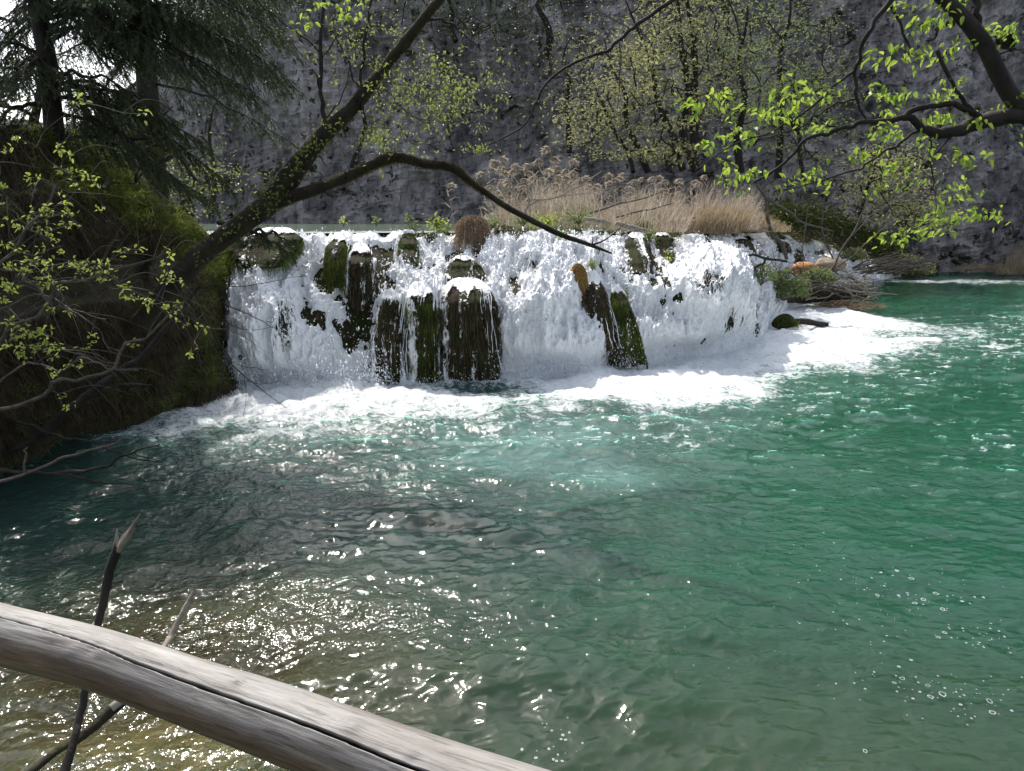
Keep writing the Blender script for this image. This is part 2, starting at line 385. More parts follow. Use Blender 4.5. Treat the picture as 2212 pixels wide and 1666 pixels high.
def lakemat():
    m, t, o = newmat('upper lake water')
    v = coords(t); d = N_(t, 'ShaderNodeBsdfPrincipled'); d.inputs['Base Color'].default_value = (.11, .15, .11, 1)
    d.inputs['Roughness'].default_value = .12; d.inputs['IOR'].default_value = 1.33
    t.links.new(bump(t, tnoise(t, v, 5, 4), .4, .02), d.inputs['Normal']); t.links.new(d.outputs[0], o.inputs[0]); return m
M_lake = lakemat()
def railmat():
    m, t, o = newmat('weathered peeled log')
    tc = N_(t, 'ShaderNodeCombineXYZ'); [t.links.new(attr(t, k_), tc.inputs[i_]) for i_, k_ in enumerate(('along', 'ringc', 'rings'))]; mp = N_(t, 'ShaderNodeMapping'); mp.inputs['Scale'].default_value = (2.2, 30, 30)
    t.links.new(tc.outputs[0], mp.inputs[0]); v = mp.outputs[0]
    n1 = tnoise(t, v, 3, 9, .7, .4)
    mp2 = N_(t, 'ShaderNodeMapping'); mp2.inputs['Scale'].default_value = (3, 10, 10); t.links.new(tc.outputs[0], mp2.inputs[0])
    n2 = tnoise(t, mp2.outputs[0], 1.1, 5)
    c = ramp(t, n1, [(.25, (.10, .09, .08)), (.45, (.20, .187, .172)), (.65, (.30, .288, .272)), (.8, (.38, .368, .355))])
    low = attr(t, 'under'); lc = ramp(t, n1, [(.3, (.05, .032, .018)), (.5, (.12, .082, .05)), (.7, (.20, .15, .105))])  # lower half: browner wood, with its shading put into the colour
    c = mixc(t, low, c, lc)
    st = ramp(t, n2, [(.35, (.55, .5, .47)), (.55, (1, 1, 1))]); c = mixc(t, .9, c, st, 'MULTIPLY'); ck = ramp(t, tnoise(t, mp.outputs[0], 5.5, 3, .5), [(.36, (.35, .3, .27)), (.42, (1, 1, 1))]); c = mixc(t, .7, c, ck, 'MULTIPLY')
    cr = attr(t, 'crack'); c = mixc(t, cr, c, (.006, .004, .003))
    p = N_(t, 'ShaderNodeBsdfPrincipled'); t.links.new(c, p.inputs['Base Color']); p.inputs['Roughness'].default_value = .55
    p.inputs['Specular IOR Level'].default_value = .5
    t.links.new(bump(t, n1, .6, .004), p.inputs['Normal']); t.links.new(p.outputs[0], o.inputs[0]); return m
M_rail = railmat()

# ================================================================ SETTING
# ---------------------------------------------------------------- lower pool
YB = [(-400, 830), (380, 812), (450, 816), (500, 830), (520, 836), (800, 824), (1080, 815), (1250, 802), (1380, 787), (1500, 768), (1590, 752), (1640, 735), (1690, 668), (1760, 640), (1900, 607), (1960, 597), (2100, 592), (2600, 591)]
FOAM_LO = [(150, 985), (280, 975), (400, 962), (550, 948), (700, 925), (860, 905), (1000, 890), (1100, 884), (1250, 893), (1450, 888), (1600, 850), (1750, 812), (1900, 778), (2050, 742), (2150, 712), (2212, 700), (2600, 670)]
FOAM_UP = [(150, 900), (480, 828), (520, 808), (1080, 790), (1640, 690), (1700, 650), (1800, 655), (1900, 682), (2000, 700), (2100, 707), (2600, 668)]
def pool():
    py = np.concatenate([np.linspace(588.5, 1690, 500), np.array([1720, 1760, 1820, 1900, 2050, 2300, 2700, 3400, 4800])])
    px = np.concatenate([np.linspace(-2200, -120, 60, endpoint=False), np.linspace(-120, 2330, 980), np.linspace(2330, 4600, 61)[1:]])
    PX, PY = np.meshgrid(px, py); V = G(PX, PY); X, Y = V[..., 0], V[..., 1]
    yf = ip(PX, FOAM_LO); yu = ip(PX, FOAM_UP)
    warp = fbm(X * .9, Y * .55, 0, 4) * 42
    foam = sst((yf + warp - PY) / 120 + .38) * sst((PY - yu + warp * .3) / 22 + .4)
    foam *= ip(PX, [(150, 0), (250, .45), (420, .80), (560, 1), (1750, 1), (1900, .86), (2050, .62), (2212, .45), (2600, .2)])
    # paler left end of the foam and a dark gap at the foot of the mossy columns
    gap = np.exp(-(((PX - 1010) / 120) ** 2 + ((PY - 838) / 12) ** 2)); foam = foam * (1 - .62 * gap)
    # loose streaks drifting off
    st = fbm(X * .35 + 3, Y * 1.6, 0, 4); st2 = fbm(X * 1.6, Y * 1.6 + 9, 0, 4, ridge=True)
    foam += .34 * sst((st - .12) * 3) * sst((PX - 1750) / 200) * np.exp(-((PY - 700) / 95.) ** 2)
    foam += (.30 + .35 * st2) * .62 * np.exp(-((PY - yf - 10) / 60.) ** 2) * (PX > 200)
    foam += .75 * np.exp(-((PY - 608 - 3 * st) / 5.) ** 2) * sst((PX - 1880) / 60) * (1 - .5 * sst((PX - 2100) / 200))
    foam += .55 * np.exp(-((PY - 634 - 2 * st) / 4.) ** 2) * sst((PX - 1760) / 60) * (1 - sst((PX - 1880) / 60))
    foam += .20 * sst((fbm(X * 1.1, Y * 1.1 + 31, 0, 5) - .05) * 3) * np.exp(-(((PX - 1500) / 420) ** 2 + ((PY - 1010) / 150) ** 2))
    foam += .25 * sst(st2 - .2) * np.exp(-(((PX - 560) / 260) ** 2 + ((PY - 1000) / 60) ** 2))
    fk = sst((fbm(X * 1.6, Y * 6 + 2, 0, 5, .6) - .10) * 4.5) * sst((PX - 1560) / 160) * np.exp(-((PY - 735) / 75.) ** 2)
    fk2 = sst((fbm(X * 4.5, Y * 7 + 5, 0, 4, .6) - .12) * 5) * np.exp(-((PY - yf - 45) / 70.) ** 2) * sst((PX - 500) / 300)
    fk3 = sst((fbm(X * 5, Y * 9 + 8, 0, 4, .6) - .30) * 5) * sst((PX - 1300) / 400) * np.exp(-((PY - 900) / 220.) ** 2)
    foam = np.clip(np.maximum(foam * .93, np.maximum(.62 * fk, np.maximum(.55 * fk2, .5 * fk3))), 0, 1)
    u1 = X * .75 + Y * .66; u2 = Y * .75 - X * .66
    swell = fbm(X * .55 + 5, Y * .75, 0, 2) * .06 + fbm(X * 1.5, Y * 2.1 + 4, 0, 4, .55) * .075 + fbm(u1 * .9, u2 * 2.6 + 9, 0, 3, ridge=True) * .022 * sst((PY - 1100) / 300) + fbm(X * 4, Y * 5, 0, 3, ridge=True) * .013 * (.4 + .6 * sst((2100 - PX) / 900))
    amp = .72 + .28 * sst((1300 - PY) / 500)
    z = swell * amp
    fl = fbm(X * 1.6, Y * 2.0, 0, 5, .58) * .10 + np.abs(noise(X * 3.1, Y * 3.1 + 8)) * .05
    z = z + foam * fl * sst((PY - 610) / 60)
    hump = np.exp(-(((PX - 1130) / 180) ** 2 + ((PY - 1035) / 22) ** 2)); z = z + hump * .05      # standing wave
    z = z * (1 - .42 * sst((PX - 1250) / 500) * sst((PY - 640) / 120) * (1 - foam))
    far = sst((3000 - PY) / 1000); z = z * far
    V[..., 2] = z
    sh = np.exp(-(((X + 1.9) / 1.3) ** 2 + ((Y - 3.7) / 1.1) ** 2)); sh = np.clip(sh * 1.1 + .35 * fbm(X * .8, Y * .8, 0, 3) * sh, 0, 1)
    sh = np.maximum(sh, .22 * np.exp(-(((X - .6) / 2.6) ** 2 + ((Y - 2.6) / 1.3) ** 2)))
    milk = np.exp(-(((PX - 1130) / 230) ** 2 + ((PY - 965) / 62) ** 2)) * .7 + .35 * np.exp(-(((PX - 1330) / 120) ** 2 + ((PY - 1035) / 30) ** 2))
    milk = np.clip(milk * (1 + .7 * fbm(X, Y, 0, 3)), 0, 1); milk = np.maximum(milk, .5 * foam)
    deep = sst((PX - 900 - .35 * (1100 - PY)) / 800 + .30 * fbm(X * .5, Y * .5, 0, 3)) * (1 - .45 * sst((PY - 1250) / 450))
    olive = sst((PY - 1150) / 450 + .35 * fbm(X * .9, Y * .9 + 3, 0, 3)) * .5
    chop = .40 + .85 * sst((1350 - PX) / 900) ; chop = np.maximum(chop, .75 * sst((1250 - PY) / 250))
    chop *= np.clip(.75 + 1.5 * fbm(X * .55 + 7, Y * .9, 0, 4), .12, 1.25)
    chop *= 1 - .45 * sst((PX - 1700) / 400)
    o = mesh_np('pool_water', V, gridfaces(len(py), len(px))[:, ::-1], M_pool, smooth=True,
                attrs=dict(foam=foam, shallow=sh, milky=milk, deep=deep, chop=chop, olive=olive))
    tag(o, kind='structure')
pool()
def bed():
    x = np.linspace(-14, 30, 200); y = np.linspace(-1, 42, 200); X, Y = np.meshgrid(x, y)
    sh = np.exp(-(((X + 1.8) / 2.4) ** 2 + ((Y - 3.4) / 2.2) ** 2))
    z = -1.6 + 1.2 * sh + .12 * fbm(X * 1.5, Y * 1.5, 0, 4)
    tag(mesh_np('riverbed', np.stack([X, Y, z], -1), gridfaces(200, 200), M_bed, smooth=True), kind='structure')
bed()

# ---------------------------------------------------------------- tufa barrier, falls, upper lake
CR = [(360, 1.65), (1300, 1.6), (1500, 1.5), (1560, 1.45), (1591, 1.33), (1622, 1.0), (1681, .30), (1760, .2), (1900, .15), (2030, .1)]
DY = [(380, 2.1), (700, 2.2), (1080, 2.5), (1350, 3.2), (1500, 4.6), (1640, 7.0), (1700, 6.6), (1760, 5.4), (1900, 3.4), (2000, 1.2), (2200, .6)]
LZ = [(380, 2.2), (1400, 2.19), (1640, 2.1), (1700, 1.95), (1760, 1.65), (1850, .95), (1900, .55), (1960, .3), (2000, .22), (2600, .2)]
def depthbase(px): return GY(px, ip(px, YB))
BUL = [(590, 790, 130, 70, .40), (1190, 765, 95, 60, .40), (1470, 725, 120, 55, .45), (700, 600, 45, 70, .35), (600, 690, 95, 90, .55), (1170, 640, 75, 70, .5), (1130, 540, 50, 30, .35), (1490, 640, 100, 70, .8), (930, 640, 110, 40, .35), (770, 560, 55, 60, .35), (1560, 560, 90, 60, .6), (1370, 560, 50, 50, .3), (1010, 560, 60, 40, .3)]
LACE = [(1600, 520, 16, 9, 1), (1625, 560, 20, 14, .9), (1570, 535, 12, 10, .9), (1680, 515, 22, 8, .9), (1700, 590, 26, 12, .8), (1770, 545, 18, 10, .9), (1820, 560, 20, 8, .8), (1545, 505, 12, 8, .8), (1480, 515, 10, 10, .6), (775, 590, 42, 75, 1.0), (640, 690, 26, 75, .85), (1010, 575, 36, 32, .8), (1150, 570, 38, 34, .7), (1375, 545, 32, 48, 1.1), (1500, 610, 50, 42, .8),
        (1560, 690, 26, 60, .8), (590, 528, 50, 24, 1.1), (890, 540, 24, 34, .9), (1440, 530, 24, 38, .9), (1640, 530, 60, 20, .65), 
        (850, 720, 30, 95, .9), (1000, 720, 100, 95, .75), (1330, 700, 50, 90, .9), (1180, 745, 40, 40, .45), (1290, 545, 30, 30, .7), (1790, 630, 90, 18, 1.0),
        (1080, 525, 40, 14, .6), (960, 498, 60, 8, .9), (1250, 492, 90, 10, .7), (760, 500, 60, 6, .5), (1420, 700, 24, 50, .35), (500, 740, 20, 60, .3)]
def face(px, t, back):
    Yb = depthbase(px) + .12; dy = ip(px, DY); lz = ip(px, LZ) + (.07 * noise(px * .035, 11.0) + .04 * noise(px * .12, 3.0) - .03) * (px > 640)
    tt = np.clip(t, 0, 1); z = -.35 + (lz + .35) * (1 - (1 - tt) ** 1.5); Y = Yb + dy * tt ** 1.4
    # lower lobe up to its own crest, then a flatter upper run of rapids back to the lip
    wR = .78 + .22 * sst((px - 1330) / 230); zc = ip(px, CR) + .30 * noise(px * .011, 2.0) * (px < 1540) + .12 * noise(px * .04, 5.0) * (px < 1560); k = np.clip(tt / .55, 0, 1); q = np.clip((tt - .55) / .45, 0, 1)
    z2 = np.where(tt < .55, -.35 + (zc + .35) * (1 - (1 - k) ** 1.7), zc + (lz - zc) * q ** 1.1); Y2 = Yb + np.where(tt < .55, 1.0 * k ** 1.6, 1.0 + (dy - 1.0) * q)
    z = z * (1 - wR) + z2 * wR; Y = Y * (1 - wR) + Y2 * wR
    Y = Y + .10 * np.sin(tt * 9 + px * .013) * np.sin(np.pi * tt) * dy / 1.5
    X, py = Xof(px, Y, z)
    b = sum(a * np.exp(-((px - cx) / rx) ** 2 - ((py - cy) / ry) ** 2) for cx, cy, rx, ry, a in BUL)
    Y = Y - 1.3 * b * sst(tt * 6) * (1 - sst((tt - .9) * 8))
    s = sst(np.minimum(tt * 4, (1 - tt) * 5 + .12))
    Y = Y + s * .22 * fbm(X * .9 + 2, z * .8, 0, 3)
    return X, Y, z, py, tt
def falls():
    px = np.linspace(360, 2030, 1240); t = np.linspace(0, 1, 330); PX, T = np.meshgrid(px, t)
    X, Y, z, py, tt = face(PX, T, False)
    X0 = X.copy()
    # --- rock under the water
    rx = px[::2]; back = np.linspace(1, 2, 30)[1:]
    R = np.stack([X, Y + .10 + .09 * fbm(X * 5, z * 1.2, 0, 4, ridge=True), z - .05], -1)[::2, ::2]
    PB, TB = np.meshgrid(rx, back); Yl = R[-1, :, 1]; zl = R[-1, :, 2]
    Yk = Yl[None] + (TB - 1) ** 1.5 * (46 - Yl[None])
    rise = ip(rx, [(1040, 0), (1200, .06), (1700, .5), (1900, .25), (2000, 0)])[None]
    Zk = zl[None] + rise * sst((TB - 1) * 2.5) * 1.5 + .03 * fbm(PB * .05, TB * 20, 0, 3) * sst((PB - 1050) / 80) * 1.0
    Zk = np.where(PB < 1040, np.minimum(Zk, 2.1), Zk)
    XK, _ = Xof(PB, Yk, Zk)
    V = np.concatenate([R, np.stack([XK, Yk, Zk], -1)])
    tag(mesh_np('travertine_ledge', V, gridfaces(V.shape[0], V.shape[1]), M_tufa, smooth=True), kind='structure')
    # --- water sheet
    lace = sum(a * np.exp(-(np.abs((PX - cx) / rx_) ** 2.4 + np.abs((py - cy) / ry_) ** 2.4)) for cx, cy, rx_, ry_, a in LACE)
    fl = sst(T * 5) * sst((1 - T) * 6 + .08)
    U = X * 1.0; 
    n1 = fbm(U * 2.2, z * 1.1 + 3, Y * .4 + 1, 4, .6); n2 = fbm(U * 5.2, z * 2.4 + Y, Y * .8 + 4, 5, .55, ridge=True); n3 = fbm(U * 17, z * 6 + Y * 3, Y + 9, 3, .6)
    n0 = fbm(U * .8 + 4, z * .7, 0, 2)
    th = .05 + fl * (.38 * n0 + .30 * n1 + .21 * n2 + .075 * n3)
    soft = np.exp(-((PX - 600) / 150) ** 2)
    th = th + .07 * np.exp(-(T / .10) ** 2) * (1 + n2)
    V = np.stack([X, Y - th * .74, z + th * .62 * sst((1 - T) * 10 + .1)], -1)
    thin = lace * .78 + .16 * sst((-n1 - .1) * 3) * (1 - soft)
    thin += sst((PX - 1930) / 40) * 2
    o = mesh_np('waterfall', V, gridfaces(330, 1240), M_fall, smooth=True, attrs=dict(thin=np.clip(thin, 0, 2)))
    tag(o, kind='structure')
    # --- torn splashes and drops in front of the sheet
    mb = MB(); n = 20000
    ii = rng.integers(10, 322, n); jj = rng.integers(80, 1150, n); keep = lace[ii, jj] < .55
    keep &= (n2[ii, jj] > .05); keep &= (PX[ii, jj] < 1700) | (rng.random(n) < .4)
    ii, jj = ii[keep], jj[keep]; p = V[ii, jj] + np.abs(rng.normal(size=(len(ii), 1))) * np.array([[0, -.05, .05]]) + rvec(len(ii), .02)
    r = rng.gamma(2.0, .0018, len(ii)) + .0015
    p2 = []
    for cx, n_, w_, h_, up in ((620, 2600, 170, 50, 1), (780, 1200, 60, 30, 1), (1180, 2200, 90, 34, 1), (1450, 2200, 150, 34, 1), (900, 300, 160, 10, 1), (1640, 1500, 60, 34, 1)):
        q = rng.normal(cx, w_ * .6, n_); yb_ = ip(q, YB); hh = np.abs(rng.normal(0, h_, n_)); p2.append(P(q, yb_ + 8 - hh, depthbase(q) - .25 - rng.random(n_) * .35))
    p2 = np.concatenate(p2); p = np.concatenate([p, p2]); r = np.concatenate([r, rng.gamma(2.0, .0014, len(p2)) + .0012])
    n = len(p); o8 = np.array([[1, 0, 0], [-1, 0, 0], [0, 1, 0], [0, -1, 0], [0, 0, 1], [0, 0, -1.]])
    st = 1 + rng.random((n, 1, 3)) * np.array([.6, .6, 2.4]); V8 = p[:, None] + o8[None] * r[:, None, None] * st
    f = np.array([[0, 2, 4], [2, 1, 4], [1, 3, 4], [3, 0, 4], [2, 0, 5], [1, 2, 5], [3, 1, 5], [0, 3, 5]])
    T3 = (np.arange(n)[:, None, None] * 6 + f[None]).reshape(-1, 3)
    tag(mesh_np('spray', V8.reshape(-1, 3), T3, M_drop, smooth=True), 'white drops and splashes flying off the waterfall', 'spray', kind='stuff')
    return PX, py, V
FPX, FPY, FV = falls()
def facept(px, py):
    """point on the water sheet seen at this pixel (nearest grid vertex)"""
    j = int(np.clip((px - 360) / (2030 - 360) * 1239, 0, 1239)); i = int(np.abs(FPY[:, j] - py).argmin()); return FV[i, j].copy()
def lake():
    px = np.linspace(-900, 1560, 240); k = np.linspace(0, 1, 40); PX, K = np.meshgrid(px, k)
    j = np.clip((px - 360) / (2030 - 360) * 1239, 0, 1239).astype(int); Yl = FV[-1, :, 1][j]
    Y = Yl[None] + .02 + K ** 1.6 * (48 - Yl[None]); z = np.full_like(Y, 2.215) + .006 * fbm(PX * .05, Y * 2, 0, 2)
    z = z - .04 * np.exp(-K * 60)
    X, _ = Xof(PX, Y, z)
    tag(mesh_np('lake_water', np.stack([X, Y, z], -1), gridfaces(40, 240), M_lake, smooth=True), kind='structure')
lake()
def cliff():
    a = np.linspace(-1.15, 1.3, 420); h = np.linspace(0, 1, 200); A, Hh = np.meshgrid(a, h)
    px = CX + F * A
    top = ip(px, [(-900, 11), (-100, 8.6), (120, 8.2), (330, 9.6), (420, 15.5), (560, 17.5), (1400, 17), (2400, 17.5), (3300, 16)]) + 1.2 * noise(A * 14, 3)
    Y0 = ip(px, [(-900, 40), (300, 44), (900, 43), (1700, 42), (2000, 38.5), (2500, 37.5), (3300, 36)])
    z = -1 + (top + 1) * Hh; X = A * Y0
    d = 1.6 * fbm(X * .16, z * .10, 0, 4) + .95 * fbm(X * .6, z * .28 + 9, 0, 5, .6, ridge=True) + .30 * fbm(X * 2.4, z * 1.4, 0, 4, ridge=True)
    Y = Y0 - d + .12 * z + 1.0 * sst((z - top + 2) / 3) * 3
    o = mesh_np('cliff', np.stack([X, Y, z], -1), gridfaces(200, 420), M_cliff, smooth=False); tag(o, kind='structure')
cliff()

# ---------------------------------------------------------------- left bank: mossy mound
BK_R = [(300, 150), (370, 230), (433, 300), (470, 360), (505, 415), (540, 452), (580, 470), (640, 480), (720, 486), (780, 505), (838, 532), (842, 534)]
BK_B = [(-400, 1150), (0, 1032), (100, 992), (150, 962), (280, 922), (350, 903), (400, 885), (450, 865), (500, 848), (534, 838)]
def bank():
    u = np.linspace(0, 1, 300); v = np.linspace(0, 1, 260); U, Vv = np.meshgrid(u, v)
    px = -500 + U * (534 + 500)
    yb_ = ip(px, BK_B); Yb = GY(px, yb_, -.05) - .25 * sst((px - 380) / 80)
    inv = np.array([(x, y) for y, x in BK_R]); yt = np.interp(px, inv[:, 0], inv[:, 1]); yt = np.where(px < 150, 300 - (150 - px) * .2, yt) + 14 * noise(px * .03, 3.0)
    py = yb_ + (yt - yb_) * Vv
    edge = sst((534 - px) / 130)                                # rounds off to the back at the right silhouette
    Y = Yb + .4 * Vv + 1.2 * Vv ** 2 + (1 - edge) ** 2 * .55 * Vv
    Y = Y - .30 * np.sin(np.pi * np.clip(Vv, 0, 1)) * edge
    Pt = P(px, py, Y); X, Z = Pt[..., 0], Pt[..., 2]
    n = .42 * fbm(X * 1.6, Z * 1.6, 0, 4) + .14 * fbm(X * 4, Z * 2.0, 0, 4, ridge=True)
    Y = Y - n * sst(Vv * 8) ; Pt = P(px, py, Y)
    # back side going down behind the crest
    bk = [Pt]
    for k, (dy_, dz_) in enumerate(((.4, .02), (1.0, -.1), (2.0, -.5), (3.5, -1.5), (4.5, -4))):
        q = Pt[-1:].copy(); q[..., 1] += dy_; q[..., 2] += dz_; bk.append(q)
    V = np.concatenate(bk)
    tag(mesh_np('river_bank', V, gridfaces(V.shape[0], V.shape[1]), M_bank, smooth=True), kind='structure')
    return Pt
BV = bank()
def bankpt(n, lo=.02, hi=1.0, pxlo=-350, pxhi=530):
    i = (rng.uniform(lo, hi, n) * 259).astype(int); j = ((rng.uniform(pxlo, pxhi, n) + 500) / 1034 * 299).astype(int); return BV[i, j]
def bankveg():
    mb = MB(); n = 60000; p = bankpt(n); L = (rng.uniform(.06, .34, n) * (1 + 1.2 * np.clip(noise(p[:, 0] * 2.5, p[:, 2] * 2.5), 0, 1)))[:, None]
    kk = noise(p[:, 0] * 1.7, p[:, 2] * 1.7) > -.15; p, L = p[kk], L[kk]; n = len(p)
    d = unit(np.array([.12, -.35, -.8]) + rvec(n, .28)); blades(mb, p + [0, .01, 0], p + d * L, .007, np.array([[0, -.03, .02]]) * (L / .15))
    tag(mb.build('hanging_dead_grass', M_hang, smooth=False), 'matted brown dead grass and roots hanging down the dark bank', 'dead grass', kind='stuff')
    mb = MB(); n = 44000
    p = bankpt(n); f = noise(p[:, 0] * 1.3 + 5, p[:, 2] * 1.3) ; px, py = proj(p[:, 0], p[:, 1], p[:, 2])
    crest = 1.6 * np.exp(-((px - (140 + (py - 300) * 1.3)) / 70) ** 2) * (py < 560)
    edge = np.exp(-((px - 455) / 30) ** 2) * (py > 560) * .8
    k = rng.random(n) < np.clip(.06 + .45 * (f > .22) + crest + edge, 0, 1) * .9; p = p[k]; n = len(p)
    L = rng.uniform(.04, .16, n)[:, None]; d = unit(np.array([.25, -.35, .15]) + rvec(n, .4))
    blades(mb, p, p + d * L - [0, 0, .02], .007, np.array([[0, 0, .03]]) * (L / .12))
    tag(mb.build('bank_moss', M_bankg, smooth=False), 'green moss and short grass covering the crest of the left bank', 'moss', kind='stuff')
bankveg()
M_crest = simple('sunlit moss grass', [(.3, (.08, .10, .025)), (.6, (.19, .23, .05)), (.8, (.30, .30, .09))], 2, rough=.8, bs=0, trans=.5)  # brighter than the bank grass: sun on the crest put into the colour
def crest():
    mb = MB(); n = 15000; p = bankpt(n, .82, 1.0, 60, 520); p = p + np.stack([0 * p[:, 0], rng.random(n) * .9, 0 * p[:, 0]], -1)
    L = rng.uniform(.04, .15, n)[:, None]; d = unit(np.array([.25, -.3, .1]) + rvec(n, .5)); blades(mb, p, p + d * L, .012, np.array([[0, 0, .03]]))
    tag(mb.build('crest_grass', M_crest, smooth=False), 'sunlit mossy grass fringe along the top of the left bank', 'grass', kind='stuff')
    lf = MB(); n = 5000; px = rng.uniform(1650, 1960, n); py_ = ip(px, [(1650, 482), (1760, 488), (1850, 518), (1960, 578)]) - np.abs(rng.normal(0, 22, n)); Y = ip(px, [(1650, 25), (1760, 28), (1960, 34)]) + rng.uniform(-1, 2, n)
    p = P(px, py_, Y); leaves(lf, p, np.array([0, -.2, .2]) + rvec(n, .7), rng.uniform(.1, .25, n), rng.uniform(.05, .1, n))
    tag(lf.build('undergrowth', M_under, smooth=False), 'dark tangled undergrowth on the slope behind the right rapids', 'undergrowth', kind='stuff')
crest()

# ================================================================ THINGS
# ---------------------------------------------------------------- log handrail
def rail():
    ctr = [(-260, 1295, 1.36), (-100, 1340, 1.25), (0, 1369, 1.18), (200, 1421, 1.09), (433, 1502, .985), (620, 1567, .90), (900, 1672, .80), (1130, 1752, .73), (1500, 1880, .64)]
    wid = [118, 128, 134, 138, 152, 172, 190, 204, 236]
    C = np.array([P(a, b, c) for a, b, c in ctr]); R = []
    for (a, b, c), w_ in zip(ctr, wid):
        yc = (CY - b) / F; R.append(w_ * .90 / 2 / F * c / (CP + yc * SP))
    A = smoothline(np.column_stack([C, R]), 70); C, R = A[:, :3], A[:, 3]
    m = len(C); ns = 260; T = unit(np.gradient(C, axis=0)); toc = unit(np.array([0, 0, CZ]) - C); toc = unit(toc - (toc * T).sum(1, keepdims=True) * T)
    upv = np.cross(T, toc); upv *= np.sign(upv[:, 2:3])
    th = np.linspace(-np.pi, np.pi, ns, endpoint=False); L = np.concatenate([[0], np.cumsum(np.linalg.norm(np.diff(C, axis=0), axis=1))])
    frac = np.interp(A[:, 0], [C[0, 0], P(0, 0, 1.18)[0], P(200, 0, 1.09)[0], P(600, 0, .9)[0], P(900, 0, .8)[0]], [.22, .27, .37, .42, .45])
    tc = np.arcsin(np.clip(1 - 2 * frac, -1, 1)) + .035 * fbm(L * 9, 2.0, 0, 4)
    Wd = (.020 + .026 * sst((L - .5) / .5)) * (1 + .5 * fbm(L * 14, 7.0, 0, 3))
    dth = th[None] - tc[:, None]; prof = np.clip(1 - np.abs(dth) / Wd[:, None], 0, 1)
    lip = np.exp(-((np.abs(dth) - Wd[:, None] * 1.5) / .05) ** 2)
    grain = fbm(L[:, None] * 3, th[None] * 10, 0, 4); lumps = fbm(L[:, None] * 2.5, np.cos(th)[None] * 1.2, np.sin(th)[None] * 1.2 + 3, 3)
    rr = R[:, None] * (1 + .008 * grain + .035 * lumps + .012 * lip - .55 * sst(prof * 1.6))
    for (kx, kt, kr, kd) in ((.62, -.05, .014, .06), (1.05, .9, .012, .07), (.66, .25, .01, -.07), (1.15, .55, .012, .07), (.95, .75, .008, .08), (1.25, .2, .01, -.06)):   # knots
        rr = rr + R[:, None] * kd * np.exp(-((L[:, None] - kx) / kr) ** 2 - ((th[None] - kt) * .05 / kr) ** 2)
    V = C[:, None] + rr[..., None] * (np.cos(th)[None, :, None] * toc[:, None] + np.sin(th)[None, :, None] * upv[:, None])
    i = np.arange(m - 1)[:, None] * ns + np.arange(ns)[None]; j = np.arange(m - 1)[:, None] * ns + (np.arange(ns)[None] + 1) % ns
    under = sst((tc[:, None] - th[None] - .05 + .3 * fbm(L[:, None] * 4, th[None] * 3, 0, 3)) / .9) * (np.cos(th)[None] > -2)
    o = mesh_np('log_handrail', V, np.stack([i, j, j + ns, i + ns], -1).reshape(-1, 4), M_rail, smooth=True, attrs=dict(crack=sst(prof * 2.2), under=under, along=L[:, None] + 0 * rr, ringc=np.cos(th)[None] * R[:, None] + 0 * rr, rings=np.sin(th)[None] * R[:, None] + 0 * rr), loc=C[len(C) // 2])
    tag(o, 'smooth grey peeled log handrail with a long dark crack across the lower left corner', 'handrail')
    print('rail len', L[-1])
rail()
# ---------------------------------------------------------------- broken sticks behind the rail
def stick(name, pts, rads, mat, label, cat='branch', extra=(), sides=9, rough=.25, tipmat=None):
    e = empty(name, P(*pts[-1]), label, cat)
    mb = MB(); Pw = [P(*p) for p in pts]; tube(mb, Pw, [r / F * p[2] for r, p in zip(rads, pts)], sides, 8, rough, .003)
    mb.build('stem', mat, e)
    for ep, er in extra:
        mb = MB(); tube(mb, [P(*p) for p in ep], [r / F * p[2] for r, p in zip(er, ep)], 7, 5, rough, .001); mb.build('side_branch', tipmat or mat, e)
    return e
stick('broken_branch', [(258, 1178, 2.1), (240, 1225, 2.1), (225, 1290, 2.08), (210, 1360, 2.05), (195, 1440, 2.0), (183, 1500, 1.97), (165, 1580, 1.9), (132, 1690, 1.8), (110, 1760, 1.75)],
      [12, 11, 10, 9.5, 9, 9, 9.5, 12, 13], M_barkd, 'tall dark broken branch with a pale splintered fork standing behind the rail', 'branch',
      [([(252, 1195, 2.1), (272, 1162, 2.08), (288, 1135, 2.07), (303, 1110, 2.06)], [8, 7, 4, 1.5]), ([(250, 1190, 2.1), (252, 1165, 2.11), (253, 1142, 2.12)], [8, 5, 1.2]), ([(262, 1180, 2.09), (280, 1158, 2.08), (292, 1142, 2.08)], [5, 4, 1]), ([(256, 1185, 2.09), (266, 1160, 2.09), (283, 1138, 2.09)], [5, 3.5, .8])], tipmat=M_twigl)
stick('broken_branch', [(420, 1276, 2.3), (405, 1305, 2.28), (385, 1345, 2.25), (362, 1385, 2.2), (330, 1425, 2.1), (290, 1490, 2.0), (240, 1530, 1.95)],
      [4.5, 6, 7, 8, 9, 10, 11], M_twigl, 'short grey snapped branch poking up just right of the tall dark one', 'branch')
stick('sunken_branch', [(270, 1512, 2.05), (235, 1540, 2.05), (190, 1580, 2.0), (120, 1625, 1.9), (40, 1690, 1.8)], [10, 14, 12, 10, 9], M_bark, 'thick brown branch lying in the shallow water under the rail', 'branch')

